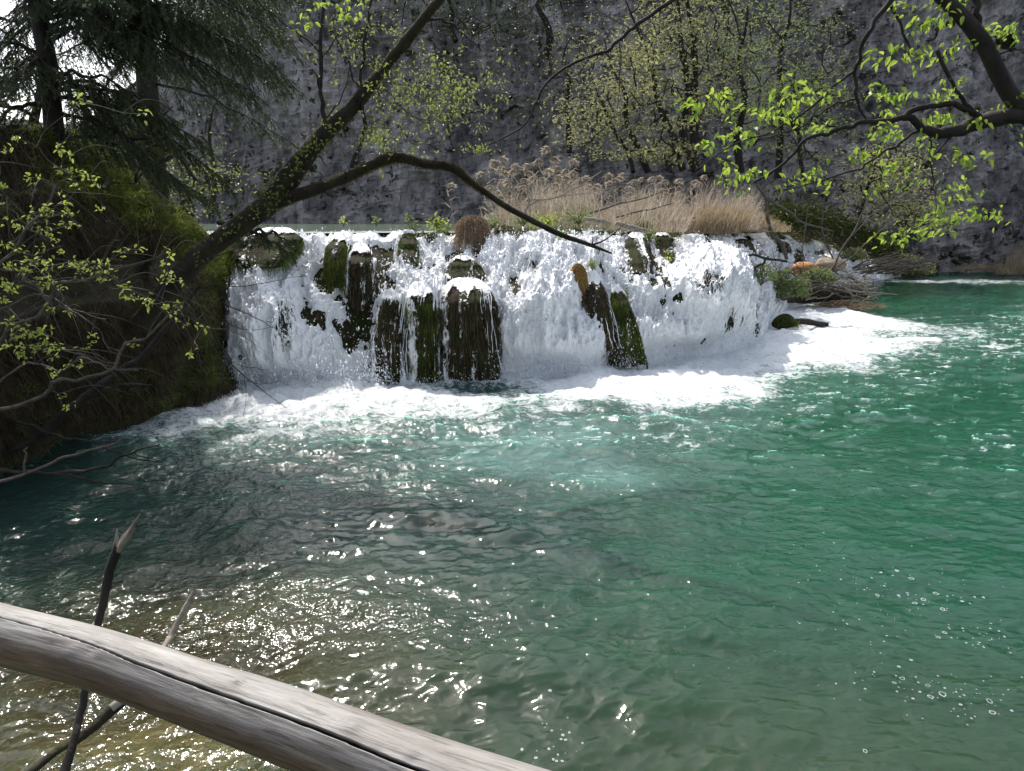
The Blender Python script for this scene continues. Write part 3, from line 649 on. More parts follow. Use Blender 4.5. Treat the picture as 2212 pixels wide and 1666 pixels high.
# ---------------------------------------------------------------- leaning mossy tree
RS = 1.0
def pxtube(mb, pts, Y, sides=10, k=8, rough=.2, wob=.0):
    """pts = (px, py, radius px[, dY])"""
    Pw = [P(p[0], p[1], Y + (p[3] if len(p) > 3 else 0)) for p in pts]
    return tube(mb, Pw, [p[2] / F * Y * RS for p in pts], sides, k, rough, wob)
def clump(mb, c, n, spread, L, W_, axis=(0, 0, -.2), ar=.7, flat=.6, **kw):
    p = np.asarray(c) + rvec(n) * spread * np.array([1, 1, flat]); leaves(mb, p, np.array(axis) + rvec(n, ar), rng.uniform(.7, 1.15, n) * L, rng.uniform(.8, 1.1, n) * W_, **kw)
def fuzz(mb, C, R, n, L, down=.3):
    """moss fibres standing off a limb"""
    i = rng.integers(0, len(C) - 1, n); f = rng.random((n, 1)); p = C[i] * (1 - f) + C[i + 1] * f; r = np.interp(i, np.arange(len(C)), R)[:, None]
    T = unit(C[i + 1] - C[i]); d = rvec(n) + [0, 0, .35]; d = unit(d - (d * T).sum(1, keepdims=True) * T)
    blades(mb, p + d * r * .92, p + d * (r + rng.uniform(.3, 1, (n, 1)) * L) - [0, 0, down * L], .005)
def leaning():
    global RS; RS = .66
    Y = 8.6; e = empty('leaning_tree', P(345, 660, Y), 'dark mossy tree leaning right over the waterfall with one limb arching down to the water', 'tree')
    tr = [(300, 700, 34, .1), (350, 640, 34, .05), (400, 585, 32), (455, 535, 31), (520, 488, 33), (575, 445, 37), (615, 395, 33), (655, 345, 28), (700, 290, 26), (755, 240, 22), (800, 185, 19), (845, 128, 16), (890, 72, 15), (930, 22, 13), (985, -40, 11), (1060, -130, 8), (1140, -260, 5)]
    mb = MB(); Ct = pxtube(mb, tr, Y, 20, 10, .32); mb.build('trunk', M_bark, e)
    lm = [(585, 440, 24), (640, 422, 20, -.05), (700, 402, 17, -.1), (755, 380, 17, -.15), (800, 360, 14, -.2), (835, 343, 18, -.2), (870, 341, 14, -.25), (920, 354, 13, -.3), (960, 358, 12, -.3), (985, 366, 12, -.3), (1010, 388, 10, -.3), (1050, 418, 9, -.3), (1100, 450, 9, -.3), (1160, 482, 9, -.3), (1215, 508, 8, -.3), (1270, 528, 6.5, -.3), (1322, 548, 2.5, -.3)]
    mb = MB(); Cl = pxtube(mb, lm, Y, 14, 8, .3); mb.build('arching_limb', M_bark, e)
    mb = MB(); pxtube(mb, [(1275, 530, 4, -.3), (1300, 522, 3, -.3), (1322, 508, 2, -.3), (1340, 492, 1.4, -.3), (1352, 482, .8, -.3)], Y, 6, 4)
    pxtube(mb, [(1278, 530, 3, -.3), (1281, 520, 2, -.3), (1279, 512, 1, -.3)], Y, 5, 3); pxtube(mb, [(1322, 508, 1.5, -.3), (1345, 505, 1, -.3), (1368, 498, .6, -.3)], Y, 5, 3)
    mb.build('branch', M_barkd, e)
    for pts in ([(757, 380, 9, -.15), (765, 345, 7, -.1), (787, 290, 7), (784, 255, 6), (779, 220, 5.5), (781, 160, 5), (788, 90, 4.5), (799, 20, 4), (815, -60, 3)],
                [(706, 290, 10), (702, 262, 8), (694, 215, 6.5), (692, 150, 6.5), (692, 90, 6), (697, 30, 5.5), (704, -50, 5)],
                [(880, 78, 7), (915, 45, 5), (955, 48, 4), (990, 65, 3), (1015, 85, 2.2), (1030, 100, 1.3)],
                [(835, 145, 9), (860, 118, 7), (885, 88, 5), (900, 66, 3)],
                [(693, 115, 3), (655, 78, 2.5), (600, 40, 2.2), (550, -5, 2)],
                [(781, 200, 3), (760, 160, 2.5), (738, 110, 2.2), (715, 60, 1.8)],
                [(694, 200, 4), (682, 170, 3), (675, 150, 2)],
                [(701, 260, 3), (730, 225, 2.2), (752, 170, 1.8), (770, 100, 1.4), (776, 30, 1)],
                [(692, 130, 2.5), (716, 100, 2), (740, 60, 1.6), (765, 0, 1.2)]):
        mb = MB(); pxtube(mb, pts, Y, 8, 6, .15, .03); mb.build('branch', M_barkd, e)
    # leafy sprays
    tw = MB(); lf = MB(); nodes = [P(815, 172, Y), P(820, 185, Y)]
    c1 = pxtube(tw, [(815, 178, 3), (845, 205, 2.4), (875, 240, 2), (905, 258, 1.6), (945, 290, 1.2), (980, 308, .8)], Y, 5, 5)
    c2 = pxtube(tw, [(815, 175, 2.5), (860, 182, 2), (920, 190, 1.6), (985, 205, 1), (1040, 215, .7)], Y - .1, 5, 5)
    c3 = pxtube(tw, [(900, 256, 1.6), (940, 262, 1.3), (1000, 262, 1), (1050, 258, .7)], Y, 5, 5)
    nodes += list(c1) + list(c2) + list(c3)
    tg = [P(x, y, Y + rng.normal(0, .25)) for x, y in zip(np.clip(rng.normal(945, 70, 170), 800, 1090), rng.normal(195, 42, 170))]
    tg += [P(x, y, Y + rng.normal(0, .2)) for x, y in zip(rng.normal(840, 45, 55), rng.normal(300, 26, 55))]
    tg += [P(x, y, Y + rng.normal(0, .2)) for x, y in zip(rng.normal(780, 60, 60), rng.normal(80, 60, 60))]
    tg += [P(x, y, Y + .1) for x, y in ((1040, 320), (1055, 326), (1025, 325), (1010, 318))]
    connect(tw, nodes, tg, .006, .0018, 4)
    for t_ in tg: clump(lf, t_, 7, .055, .042, .02, (0, -.2, -.3))
    tw.build('twigs', M_twig, e, smooth=False); lf.build('leaves', M_leafd, e, smooth=False)
    lf = MB()
    for x, y, n in ((738, 8, 7), (745, 42, 8), (668, 55, 10), (690, 12, 8), (655, 50, 6), (760, 40, 5), (800, 2, 4)): clump(lf, P(x, y, Y - 1), n, .045, .06, .036, (0, 0, -.3))
    lf.build('fresh_leaves', M_leafb, e, smooth=False)
    # moss and ivy leaves on the trunk
    mo = MB(); Rt = np.interp(np.arange(len(Ct)), np.arange(len(tr)) * 10, [p[2] / F * Y * RS for p in tr]); fuzz(mo, Ct, Rt, 7000, .02)
    Rl = np.interp(np.arange(len(Cl)), np.arange(len(lm)) * 8, [p[2] / F * Y * RS for p in lm]); fuzz(mo, Cl[:90], Rl[:90], 8000, .022)
    mo.build('moss', M_moss, e, smooth=False)
    iv = MB()
    for x, y, s, n in ((600, 400, 22, 44), (570, 440, 20, 34), (640, 365, 18, 36), (690, 310, 16, 45), (655, 330, 14, 40), (530, 470, 20, 25), (480, 510, 20, 22), (720, 275, 12, 26), (590, 425, 30, 40), (440, 560, 20, 16), (680, 355, 25, 18)):
        q = np.stack([P(a, b, Y - .14 - random.random() * .08) for a, b in zip(rng.normal(x, s, n), rng.normal(y, s * .8, n))]); leaves(iv, q, np.array([0, -.5, -.2]) + rvec(n, .7), rng.uniform(.025, .06, n), .026)
    iv.build('ivy', M_ivy, e, smooth=False)
    # bare twigs hanging over the falls from the foot
    tw = MB()
    for pts in ([(400, 640, 3), (440, 690, 2.6), (475, 740, 2.4), (500, 782, 2.2), (530, 815, 1.8), (567, 845, 1.3), (620, 882, .8)], [(500, 782, 1.5), (540, 793, 1.1), (580, 800, .7)], [(528, 815, 1.2), (533, 850, .9), (525, 900, .6)],
                [(400, 625, 1.8), (470, 618, 1.5), (540, 617, 1.2), (600, 606, .9), (660, 595, .6)], [(470, 650, 2), (520, 672, 1.7), (560, 690, 1.3), (580, 700, 1), (625, 725, .7)], [(575, 695, 1), (600, 690, .7), (640, 660, .5)], [(480, 690, 1.2), (520, 710, 1), (565, 712, .7), (600, 700, .5)],
                [(530, 822, 1), (560, 832, .8), (600, 825, .6)], [(450, 560, 2), (500, 540, 1.5), (545, 520, 1), (570, 500, .6)]):
        pxtube(tw, pts, Y - .4, 5, 5, 0, .02)
    tw.build('hanging_twigs', M_barkd, e, smooth=False)
leaning(); RS = 1.0

# ---------------------------------------------------------------- thin branch hanging in from the top middle
def topbranch():
    Y = 6.5; e = empty('overhanging_branch', P(1454, 0, Y), 'long thin bare branch sweeping down from the top edge above the reeds', 'branch')
    mb = MB(); c = pxtube(mb, [(1560, -80, 6), (1454, 0, 4.5), (1400, 38, 4.2), (1364, 63, 4), (1337, 90, 3.6), (1277, 123, 3.2), (1231, 140, 3), (1174, 185, 2.6), (1167, 207, 2.3), (1144, 253, 2), (1104, 290, 1.7), (1047, 317, 1)], Y, 7, 6, .1, .02)
    mb.build('stem', M_barkd, e); mb = MB()
    pxtube(mb, [(1337, 90, 2), (1341, 130, 1.7), (1338, 180, 1.4), (1334, 235, .8)], Y, 5, 4, 0, .01)
    pxtube(mb, [(1364, 63, 1.6), (1330, 45, 1.3), (1290, 20, 1), (1270, -10, .8)], Y, 5, 4); pxtube(mb, [(1260, 128, 1.4), (1300, 118, 1), (1350, 125, .7)], Y, 5, 4)
    tg = [P(x, y, Y + rng.normal(0, .1)) for x, y in zip(rng.uniform(1180, 1400, 26), rng.uniform(20, 230, 26))]; connect(mb, list(c), tg, .004, .001)
    mb.build('twigs', M_twig, e, smooth=False); lf = MB()
    for x, y in ((1047, 315), (1060, 322), (1030, 322), (1042, 328), (1008, 318)): clump(lf, P(x, y, Y), 8, .03, .03, .014)
    lf.build('leaves', M_leafd, e, smooth=False)
topbranch()

# ---------------------------------------------------------------- leafy tree reaching in from the right
def zr(x, y): return 1474.7 + x * .3334, y * .3334
def righttree():
    global RS; RS = .82
    Y = 3.6; e = empty('leafy_tree', P(2420, 420, Y), 'tree reaching in from the right edge with dark limbs and fresh yellow green leaves', 'tree')
    mb = MB(); pxtube(mb, [(1960, -110, 15), (2000, -50, 17), (2041, 0, 18), (2091, 50, 19), (2128, 100, 20), (2158, 160, 21), (2185, 207, 22), (2225, 250, 25), (2300, 330, 30), (2400, 440, 34), (2500, 640, 38), (2560, 1000, 44), (2580, 1500, 50)], Y, 14, 7, .15)
    mb.build('trunk', M_barkd, e)
    nodes = []
    for pts in ([(2260, 262, 22), (2200, 248, 21), (2150, 256, 20), (2090, 275, 17), (2050, 284, 15), (2008, 285, 12), (1985, 268, 10), (1962, 252, 9), (1941, 257, 7.5), (1910, 263, 6.5), (1871, 264, 6), (1825, 274, 5.5), (1780, 290, 5), (1741, 300, 4.5), (1708, 337, 4), (1675, 367, 3.6), (1628, 395, 3)],
                [(2125, 262, 10), (2101, 242, 8), (2070, 228, 7.5), (2041, 223, 7), (2001, 228, 7), (1970, 240, 7), (1948, 255, 7)],
                [(1945, -30, 7), (1925, 0, 6.5), (1888, 50, 6), (1868, 90, 5.5), (1851, 147, 5), (1850, 180, 4.2), (1851, 213, 3.6), (1860, 240, 3), (1871, 256, 2.5)],
                [(2105, -20, 9), (2110, 20, 8), (2116, 60, 7), (2125, 95, 5)],
                [(1851, 147, 3.6), (1825, 170, 3.2), (1795, 193, 3), (1741, 243, 2.6), (1700, 270, 2.3), (1661, 287, 2), (1575, 320, 1.5), (1500, 370, 1)],
                [(1851, 213, 2.6), (1820, 222, 2.3), (1795, 230, 2.2), (1755, 256, 1.9), (1715, 280, 1.6), (1651, 300, 1)],
                [(2010, 282, 4), (1975, 287, 3.6), (1940, 312, 3.2), (1901, 337, 3), (1860, 360, 2.6), (1821, 377, 2.3), (1741, 400, 1.8), (1675, 413, 1.2)],
                [(2061, 290, 2.6), (2035, 315, 2.2), (2008, 343, 2), (1975, 365, 1.6), (1941, 383, 1)],
                [(1925, 14, 4), (1948, 53, 3.4), (1955, 85, 3), (1975, 120, 2)],
                [(2060, 50, 7), (2040, 52, 6), (2025, 62, 4), (2018, 80, 3), (2000, 88, 2)],
                [(2025, 110, 5), (2040, 145, 5), (2060, 185, 4.5), (2080, 215, 5), (2100, 240, 6)],
                [(2010, 290, 2.5), (2012, 340, 2), (2016, 400, 1.6), (2020, 430, 1)],
                [(2160, 240, 3), (2240, 205, 2)], [(2140, 120, 3), (2180, 110, 2), (2230, 100, 1.5)],
                [(1741, 302, 2.2), (1735, 330, 1.6), (1728, 360, 1)]):
        mb = MB(); c = pxtube(mb, pts, Y, 9, 6, .2, .012); mb.build('branch', M_barkd, e); nodes += list(c[::3])
    Z = [(1300, 370), (1240, 390), (1500, 330), (1400, 290), (1560, 150), (1480, 170), (1640, 140), (1800, 290), (1720, 320), (1580, 380), (1460, 370), (2070, 220), (2000, 210), (2150, 180), (2060, 270), (680, 620), (640, 590), (700, 560), (830, 600), (880, 600), (990, 600), (760, 640), (700, 700), (560, 760), (500, 740), (660, 770), (620, 740), (250, 630), (280, 600), (360, 690), (80, 670), (10, 670), (130, 675), (310, 830), (400, 880), (360, 860), (450, 890), (160, 935), (250, 940), (300, 910), (250, 1030), (320, 1080), (270, 1150), (290, 1190), (480, 1110), (700, 1150), (840, 1130), (790, 1170), (610, 1210), (870, 1100), (1330, 610), (1280, 700), (1230, 590), (1400, 610), (1340, 720), (1700, 600), (1750, 610), (1650, 600), (1960, 740), (2080, 700), (1920, 780), (2120, 740), (1650, 760), (1580, 790), (1720, 750), (1270, 860), (1340, 840), (1390, 870), (1300, 820), (1560, 930), (1580, 1000), (1180, 990), (1240, 980), (1410, 1070), (1360, 1090), (1480, 1060), (1770, 960), (1810, 1000), (1900, 1050), (1540, 1170), (1260, 1230), (1360, 1210), (1840, 1230), (1790, 1150), (1780, 1240), (1420, 1500), (1280, 1540), (1380, 1540), (1600, 1490), (1560, 1480), (1700, 1490), (1640, 1410), (1720, 1430), (1830, 1400), (1920, 1390), (2050, 1420), (1990, 1370), (1640, 20), (1800, 20), (1720, 80), (2200, 620), (2200, 830), (390, 1250), (880, 840), (790, 820), (920, 830), (1780, 520), (1550, 860), (940, 1190), (1430, 1530), (1700, 1340), (1480, 50), (1400, 40)]
    tw = MB(); lf = MB(); tg = []
    for x, y in Z: a, b = zr(x, y); tg.append(P(a, b, Y + rng.normal(0, .12)))
    connect(tw, nodes, tg, .004, .0012, 5); tw.build('twigs', M_twig, e)
    for t_ in tg:
        n = rng.integers(6, 13); sc = rng.uniform(.65, 1.1); clump(lf, t_, n, .03, .037 * sc, .020 * sc, (rng.normal(0, .4), 0, -.5), .45, .6, fold=.3)
    lf.build('leaves', M_leafb, e, smooth=False)
righttree(); RS = 1.0

# ---------------------------------------------------------------- spruce on the left
def bough(w, nd, A, B, sag, L2, dens=1.0):
    A, B = np.array(A), np.array(B); m = (A + B) / 2 + [0, 0, sag]
    c = tube(w, [A, (A + m) / 2 + [0, 0, sag * .3], m, (m + B) / 2, B], [.028, .022, .016, .010, .004], 6, 6, .1, .05)
    ax = unit(B - A); sd = unit(np.cross(ax, [0, 0, 1])); n = int(np.linalg.norm(B - A) / .038 * dens)
    for q in range(n):
        f = .12 + .88 * (q + random.random()) / n; p = c[min(len(c) - 1, int(f * (len(c) - 1)))]
        s = 1 if q % 2 else -1; l = L2 * (1 - .55 * f) * random.uniform(.6, 1.15)
        d = unit(ax * .55 + sd * s * random.uniform(.4, 1) + np.array([0, 0, random.uniform(-.75, -.1)]))
        e1 = p + d * l; e1[2] -= l * .25; mid = (p + e1) / 2 + [0, 0, .05 * l]
        tc_ = tube(w, [p, mid, e1], [.005, .004, .002], 3, 3)
        for (a_, b_) in [(p, e1)] + [(p + (e1 - p) * g, p + (e1 - p) * g + unit(unit(e1 - p) + rvec(1, .5)[0] * [1, 1, .5] - [0, 0, .35]) * l * .45 * (1 - g * .5)) for g in (.2, .4, .6, .8)]:
            k = int(np.linalg.norm(b_ - a_) / .0045); t_ = rng.random((k, 1)); q0 = a_ * (1 - t_) + b_ * t_ + [0, 0, .03 * l]
            dd = unit(unit(b_ - a_) * .9 + rvec(k, .6)); blades(nd, q0, q0 + dd * rng.uniform(.018, .034, (k, 1)), .0065)
def spruce():
    Y = 9.3; base = P(150, 430, Y); e = empty('spruce_tree', base, 'dark spruce with drooping needled boughs at the upper left', 'tree')
    mb = MB(); C = pxtube(mb, [(185, 500, 28), (150, 420, 24), (125, 330, 21), (115, 250, 19), (105, 150, 18), (88, 60, 17), (78, -30, 17), (70, -150, 16), (66, -260, 11), (62, -420, 5)], Y, 12, 8, .15); mb.build('trunk', M_barkd, e)
    w = MB(); nd = MB()
    for (ay, bx, by, dY, sag, L2) in ((-110, 560, -20, .3, .25, .8), (-40, 620, 70, -.2, .3, .8), (-70, 480, 20, -.8, .3, .8), (20, 610, 150, -.4, .35, .75), (10, 520, 110, .6, .3, .7), (70, 560, 205, .0, .3, .65), (60, 430, 170, -.9, .3, .6), (-150, 600, 20, .9, .3, .9), (-190, 420, -40, .5, .3, .9), (-30, 400, 60, .9, .3, .8), (40, 560, 90, 1.4, .3, .8), (90, 340, 130, .8, .25, .7), (-80, 300, 20, 0, .25, .7), (20, 620, 180, 1.6, .35, .8), (-120, 640, -10, 1.6, .35, .9),
                                      (160, 330, 215, -.5, .1, .5), (200, 440, 310, -.2, .25, .6), (210, 500, 400, .3, .3, .55), (250, 400, 405, -.3, .25, .5), (190, 380, 260, .5, .2, .5), (290, 470, 440, .4, .2, .5),
                                      (120, -120, 180, -.3, .2, .6), (60, -100, 110, .4, .2, .5), (150, -40, 230, -.8, .2, .6), (-60, -150, -10, .2, .2, .4), (230, -60, 330, -.2, .2, .6), (130, 40, 190, -1.1, .1, .5), (0, 30, 40, -1.0, .1, .3), (-60, 60, 20, -.6, .2, .5), (30, 240, 70, -.8, .2, .5), (-120, 20, -40, .3, .2, .5), (40, 30, 130, .4, .2, .6), (-20, 260, -5, -1.2, .1, .4)):
        A = P(110 - ay * .05, ay, Y); B = P(bx, by, Y + dY); bough(w, nd, A, B, sag, L2 * 1.15, 1.15)
    # upper crown, out of frame, shades the left water
    top = C[-1]
    for k in range(7):
        f = (k + .5) / 7; p = C[-12] * (1 - f) + top * f; a = k * 2.4; l = 2.0 * (1 - f) + .4
        bough(w, nd, p, p + np.array([cos(a) * l, sin(a) * l, -.35 * l]), .2, .5, .45)
    # twig of spruce in front of the falls
    bough(w, nd, P(470, 480, 8.9), P(640, 555, 8.9), .05, .3, .8); bough(w, nd, P(520, 500, 8.9), P(650, 528, 9.0), .05, .25, .8)
    w.build('boughs', M_barkd, e, smooth=False); nd.build('needles', M_needle, e, smooth=False)
spruce()
def spruce2():  # added to shade the left foam; also fills the dark boughs behind
    Y = 14.5; base = P(345, 470, Y); e = empty('spruce_tree', base, 'second spruce farther back, its needled boughs filling the gap right of the first spruce trunk', 'tree')
    mb = MB(); C = tube(mb, [base, base + [0, 0, 3], base + [.1, 0, 6], base + [.1, 0, 10.5]], [.2, .17, .13, .03], 12, 8, .15); mb.build('trunk', M_barkd, e); w = MB(); nd = MB()
    for k in range(34):
        f = (k + .5) / 34; p = base + np.array([.1, 0, 2.2 + 8 * f]); a = k * 2.4; l = 2.3 * (1 - f) ** .8 + .5; bough(w, nd, p, p + np.array([cos(a) * l, sin(a) * l, -.45 * l]), .2, .7, .55)
    w.build('boughs', M_barkd, e, smooth=False); nd.build('needles', M_needle, e, smooth=False)
spruce2()
# ---------------------------------------------------------------- budding shrub on the left bank
def shrub():
    e = empty('budding_shrub', P(-160, 960, 5.6), 'bare twigged shrub with small yellow green leaf rosettes on the left bank', 'shrub')
    z6 = [(60, 60), (180, 30), (160, 90), (40, 180), (80, 190), (30, 280), (230, 160), (330, 150), (380, 80), (460, 50), (560, 20), (610, 80), (700, 50), (720, 120), (380, 190), (810, 200), (830, 260), (960, 270), (1100, 120), (1080, 20), (60, 430), (150, 440), (180, 500), (260, 490), (80, 530), (30, 580), (130, 610), (220, 600), (280, 560), (350, 580), (390, 600), (340, 650), (160, 650), (600, 520), (570, 590), (430, 710), (510, 700), (350, 760), (870, 570), (1080, 330), (1150, 310), (1130, 370), (1200, 430), (1310, 460), (1240, 620), (440, 360), (340, 340), (1170, 150), (440, 970), (400, 900), (650, 130), (500, 100), (300, 60), (240, 20)]
    z1 = [(70, 1440), (120, 1470), (200, 1380), (320, 1350), (400, 1290), (440, 1380), (470, 1470), (260, 1490), (340, 1560), (30, 1600), (150, 1640), (280, 1610), (400, 1640), (380, 1100), (460, 1110), (540, 1130), (620, 1180), (200, 1150), (260, 1160), (660, 1360), (5, 1330), (800, 1640), (900, 1620), (400, 1450), (330, 1500), (210, 1440), (300, 1400), (90, 1600), (420, 1330)]
    c = [(x * .3334, 555.5 + y * .3334) for x, y in z6] + [(x * .3334, y * .3334) for x, y in z1]
    c += [(x + rng.normal(0, 9), y + rng.normal(0, 5)) for x, y in c[:30]]
    c += [(rng.uniform(-80, 330), rng.uniform(180, 480)) for _ in range(14)]
    tw = MB(); n0 = []
    for pts in ([(-160, 960, 7), (-80, 860, 6), (0, 760, 5), (90, 660, 4), (200, 600, 3), (330, 560, 2)], [(-160, 960, 6), (-90, 800, 5), (-20, 650, 4), (60, 520, 3), (120, 400, 2)], [(-150, 950, 6), (0, 890, 5), (150, 820, 4), (290, 740, 3), (400, 650, 2)],
                [(-60, 860, 3), (60, 800, 2.6), (190, 790, 2), (300, 800, 1.2)], [(-40, 700, 3), (80, 640, 2.4), (190, 690, 1.8), (240, 760, 1)], [(-30, 570, 3), (60, 600, 2.2), (130, 660, 1.6), (230, 690, 1.1)]):
        n0 += list(pxtube(tw, pts, 5.9, 6, 7, .1, .08)[::2])
    tg = [P(x, y, rng.uniform(5.4, 6.3)) for x, y in c]
    for nd in (connect(tw, n0, tg, .006, .0018, 4),): pass
    for _ in range(120):        # bare twigs
        a = nd[rng.integers(len(nd))]; L = rng.uniform(.2, .6); d = unit(np.array([.8, -.1, rng.normal(0, .5)]) + rvec(1, .3)[0]); tube(tw, [a, a + d * L * .5 + [0, 0, .03], a + d * L + [0, 0, rng.normal(-.05, .06)]], [.003, .002, .0008], 4, 4)
    tw.build('twigs', M_twig, e, smooth=False); lf = MB()
    for t_ in tg: clump(lf, t_, rng.integers(6, 11), .022, .040, .020, (0, -.3, .1), .8, .8)
    lf.build('leaves', M_leafs, e, smooth=False)
shrub()
def lowbranches():
    for label, mat, Y, lst in (('pale bare branch with a forked tip lying over the water at the left edge', M_twig, 5.6, [[(-60, 1060, 4.5), (0, 1038, 4), (83, 1010, 3.4), (167, 985, 3), (230, 962, 2.5), (270, 948, 2), (297, 952, 1)], [(52, 1018, 2.5), (54, 985, 2.2), (60, 965, 1.2)], [(167, 985, 1.5), (183, 970, .8)]]),
                          ('dark forked branch drooping into the water below the pale one', M_barkd, 6.2, [[(-40, 1010, 5), (60, 1022, 4.5), (140, 1020, 4), (205, 1016, 3.5), (245, 998, 2.8), (290, 978, 2), (345, 960, 1)], [(110, 1022, 3), (200, 1036, 2.2), (290, 1048, 1.2)], [(290, 978, 1.5), (320, 985, 1), (350, 1000, .6)]]),
                          ('dark thin branch hanging from the bank towards the foam', M_barkd, 6.8, [[(20, 905, 4), (90, 930, 3.4), (150, 945, 3), (213, 958, 2.4), (277, 985, 1.6), (345, 1000, .8)], [(213, 958, 1.4), (245, 948, 1)]]),
                          ('thick dark limb slanting across the left bank', M_barkd, 7.0, [[(60, 960, 9), (150, 880, 9), (235, 822, 8), (300, 770, 7), (370, 690, 6), (430, 620, 4)], [(190, 850, 5), (260, 830, 4), (330, 832, 2)], [(-20, 1000, 8), (60, 960, 9)]])):
        e = empty('fallen_branch', P(lst[0][0][0], lst[0][0][1], Y), label, 'branch')
        for k, pts in enumerate(lst): mb = MB(); pxtube(mb, pts, Y, 7, 6, .15, .03); mb.build('stem' if k == 0 else 'side_branch', mat, e)
lowbranches()

# ---------------------------------------------------------------- mossy tufa columns and humps standing in the falls
def mound(name, label, cat, prof, Yoff, depth, mat=None, film=.5, hang=0, hmat=None, strand=0, group=None, thick=.6):
    """prof: list of (py, left px, right px) from top to bottom; the hump stands out of the sheet towards the viewer"""
    prof = np.array(prof, float); m = 70; py = np.linspace(prof[0, 0], prof[-1, 0], m)
    l = np.interp(py, prof[:, 0], prof[:, 1]); r = np.interp(py, prof[:, 0], prof[:, 2])
    cx = (l[-1] + r[-1]) / 2; Y0 = depthbase(cx); Yb = []
    for a, b in zip((l + r) / 2, py): Yb.append(facept(a, b)[1])
    Yc = np.array(Yb) + Yoff * (.1 + .9 * sst(np.linspace(0, 1, m) * 4)); Yc = np.minimum.accumulate(Yc[::-1] * 0 + Yc)  if False else Yc
    k = np.ones(9) / 9; Yc = Yc[-1] + (Yc - Yc[-1]) * .62; Yc = np.convolve(np.pad(Yc, 4, mode='edge'), k, 'valid')
    ns = 90; th = np.linspace(0, 2 * np.pi, ns, endpoint=False)
    hw = (r - l) / 2 / F * Yc; tt = np.linspace(0, 1, m)
    cap = np.sqrt(np.clip(1 - (1 - np.clip(tt / .30, 0, 1)) ** 2, 0, 1)) * .97 + .03
    A = P((l + r) / 2, py, Yc); z = A[:, 2]
    X = A[:, 0][:, None] + np.cos(th)[None] * hw[:, None] * cap[:, None]; dp = np.minimum(hw * thick, depth) * cap
    Y = Yc[:, None] + np.sin(th)[None] * dp[:, None]
    Zg = np.broadcast_to(z[:, None], X.shape).copy()
    n = .26 * fbm(th[None] * 3.5 + X * 2, Zg * .7 + 4, 0, 4, ridge=True) + .09 * fbm(X * 6, Zg * 5, Y * 6, 3)
    k_ = np.minimum(hw, .35)[:, None]
    X = X + np.cos(th)[None] * n * k_; Y = Y + np.sin(th)[None] * n * k_
    X = X * 1.0; V = np.stack([X, Y, Zg], -1)
    i = np.arange(m - 1)[:, None] * ns + np.arange(ns)[None]; j = np.arange(m - 1)[:, None] * ns + (np.arange(ns)[None] + 1) % ns
    loc = V[-1].mean(0); e = empty(name, loc, label, cat, group)
    mesh_np('rock', V.reshape(-1, 3) - loc, np.concatenate([np.stack([j, i, i + ns, j + ns], -1).reshape(-1, 4), ]), mat or M_tufa, e, True)
    if film:
        W2 = V + np.stack([np.cos(th)[None] * (.02 + .03 * (1 - tt[:, None]) ** 2), np.sin(th)[None] * (.02 + .05 * np.exp(-tt[:, None] * 7)), 0 * X + .03 * np.exp(-tt[:, None] * 8)], -1)
        W2[..., 1] -= .05 * fbm(X * 7, Zg * 3, 0, 3, ridge=True); a_ = np.arange(ns // 2 - 3, ns + 4) % ns; W2 = W2[:, a_]
        tn = .05 + (1 - .32 * film) * sst((tt[:, None] - .03) * 8) + .55 * fbm(X[:, a_] * 9, Zg[:, a_] * .5 + 3, 0, 3) - .25 * film * fbm(X[:, a_] * 20, Zg[:, a_] * .4, 0, 2)
        mesh_np('water_film', W2.reshape(-1, 3) - loc, gridfaces(m, len(a_))[:, ::-1], M_fall, e, True, dict(thin=np.clip(tn, 0, 2)))
    if hang:
        mb = MB(); ii = (rng.beta(1.0, 1.6, hang) * (m - 2)).astype(int); jj = rng.integers(ns // 2 - 2, ns + 2, hang) % ns; p = V[ii, jj]
        L = rng.uniform(.06, .24, (hang, 1)); out = np.stack([np.cos(th[jj]), np.sin(th[jj]), 0 * th[jj]], -1)
        tip = p + out * .03 + rvec(hang, .012) - [0, 0, 1] * L; blades(mb, p, tip, .008, out * .03)
        mb.build('hanging_moss', hmat or M_hang, e, smooth=False)
    return V
C1 = 'mossy rock columns in the middle of the falls'
mound('mossy_rock', 'left dark column of wet rock beside the white strands in the central falls', 'rock', [(628, 832, 850), (660, 825, 868), (740, 808, 868), (825, 797, 872)], -.20, .4, film=1.1, hang=500)
mound('mossy_rock', 'middle green brown column of wet rock in the central falls', 'rock', [(612, 888, 925), (650, 882, 940), (740, 884, 942), (826, 888, 945)], -.22, .4, film=.75, hang=1100, hmat=M_mossg)
mound('mossy_rock', 'widest brown curtained rock column in the central falls', 'rock', [(603, 965, 1050), (625, 958, 1060), (700, 956, 1068), (822, 962, 1082)], -.26, .45, film=.8, hang=2600)
mound('mossy_rock', 'small green mossy hump on top of the widest brown column', 'rock', [(556, 985, 1015), (575, 970, 1035), (600, 966, 1046), (618, 968, 1048)], -.06, .35, hang=1300, hmat=M_mossg)
mound('mossy_rock', 'narrow upright mossy rock at the upper left of the falls', 'rock', [(506, 728, 742), (530, 710, 742), (575, 706, 736), (622, 722, 740)], -.22, .3, film=.01, hang=1400, hmat=M_mossg)
mound('mossy_rock', 'dark lumpy rock half veiled by water right of the narrow mossy one', 'rock', [(530, 770, 790), (560, 752, 806), (620, 745, 800), (670, 768, 790)], -.02, .3, film=1.0, hang=900)
mound('mossy_rock', 'small dark rock hanging under the lip left of the grass tussock', 'rock', [(500, 872, 892), (530, 866, 896), (566, 870, 898)], -.08, .25, hang=1300, hmat=M_mossg)
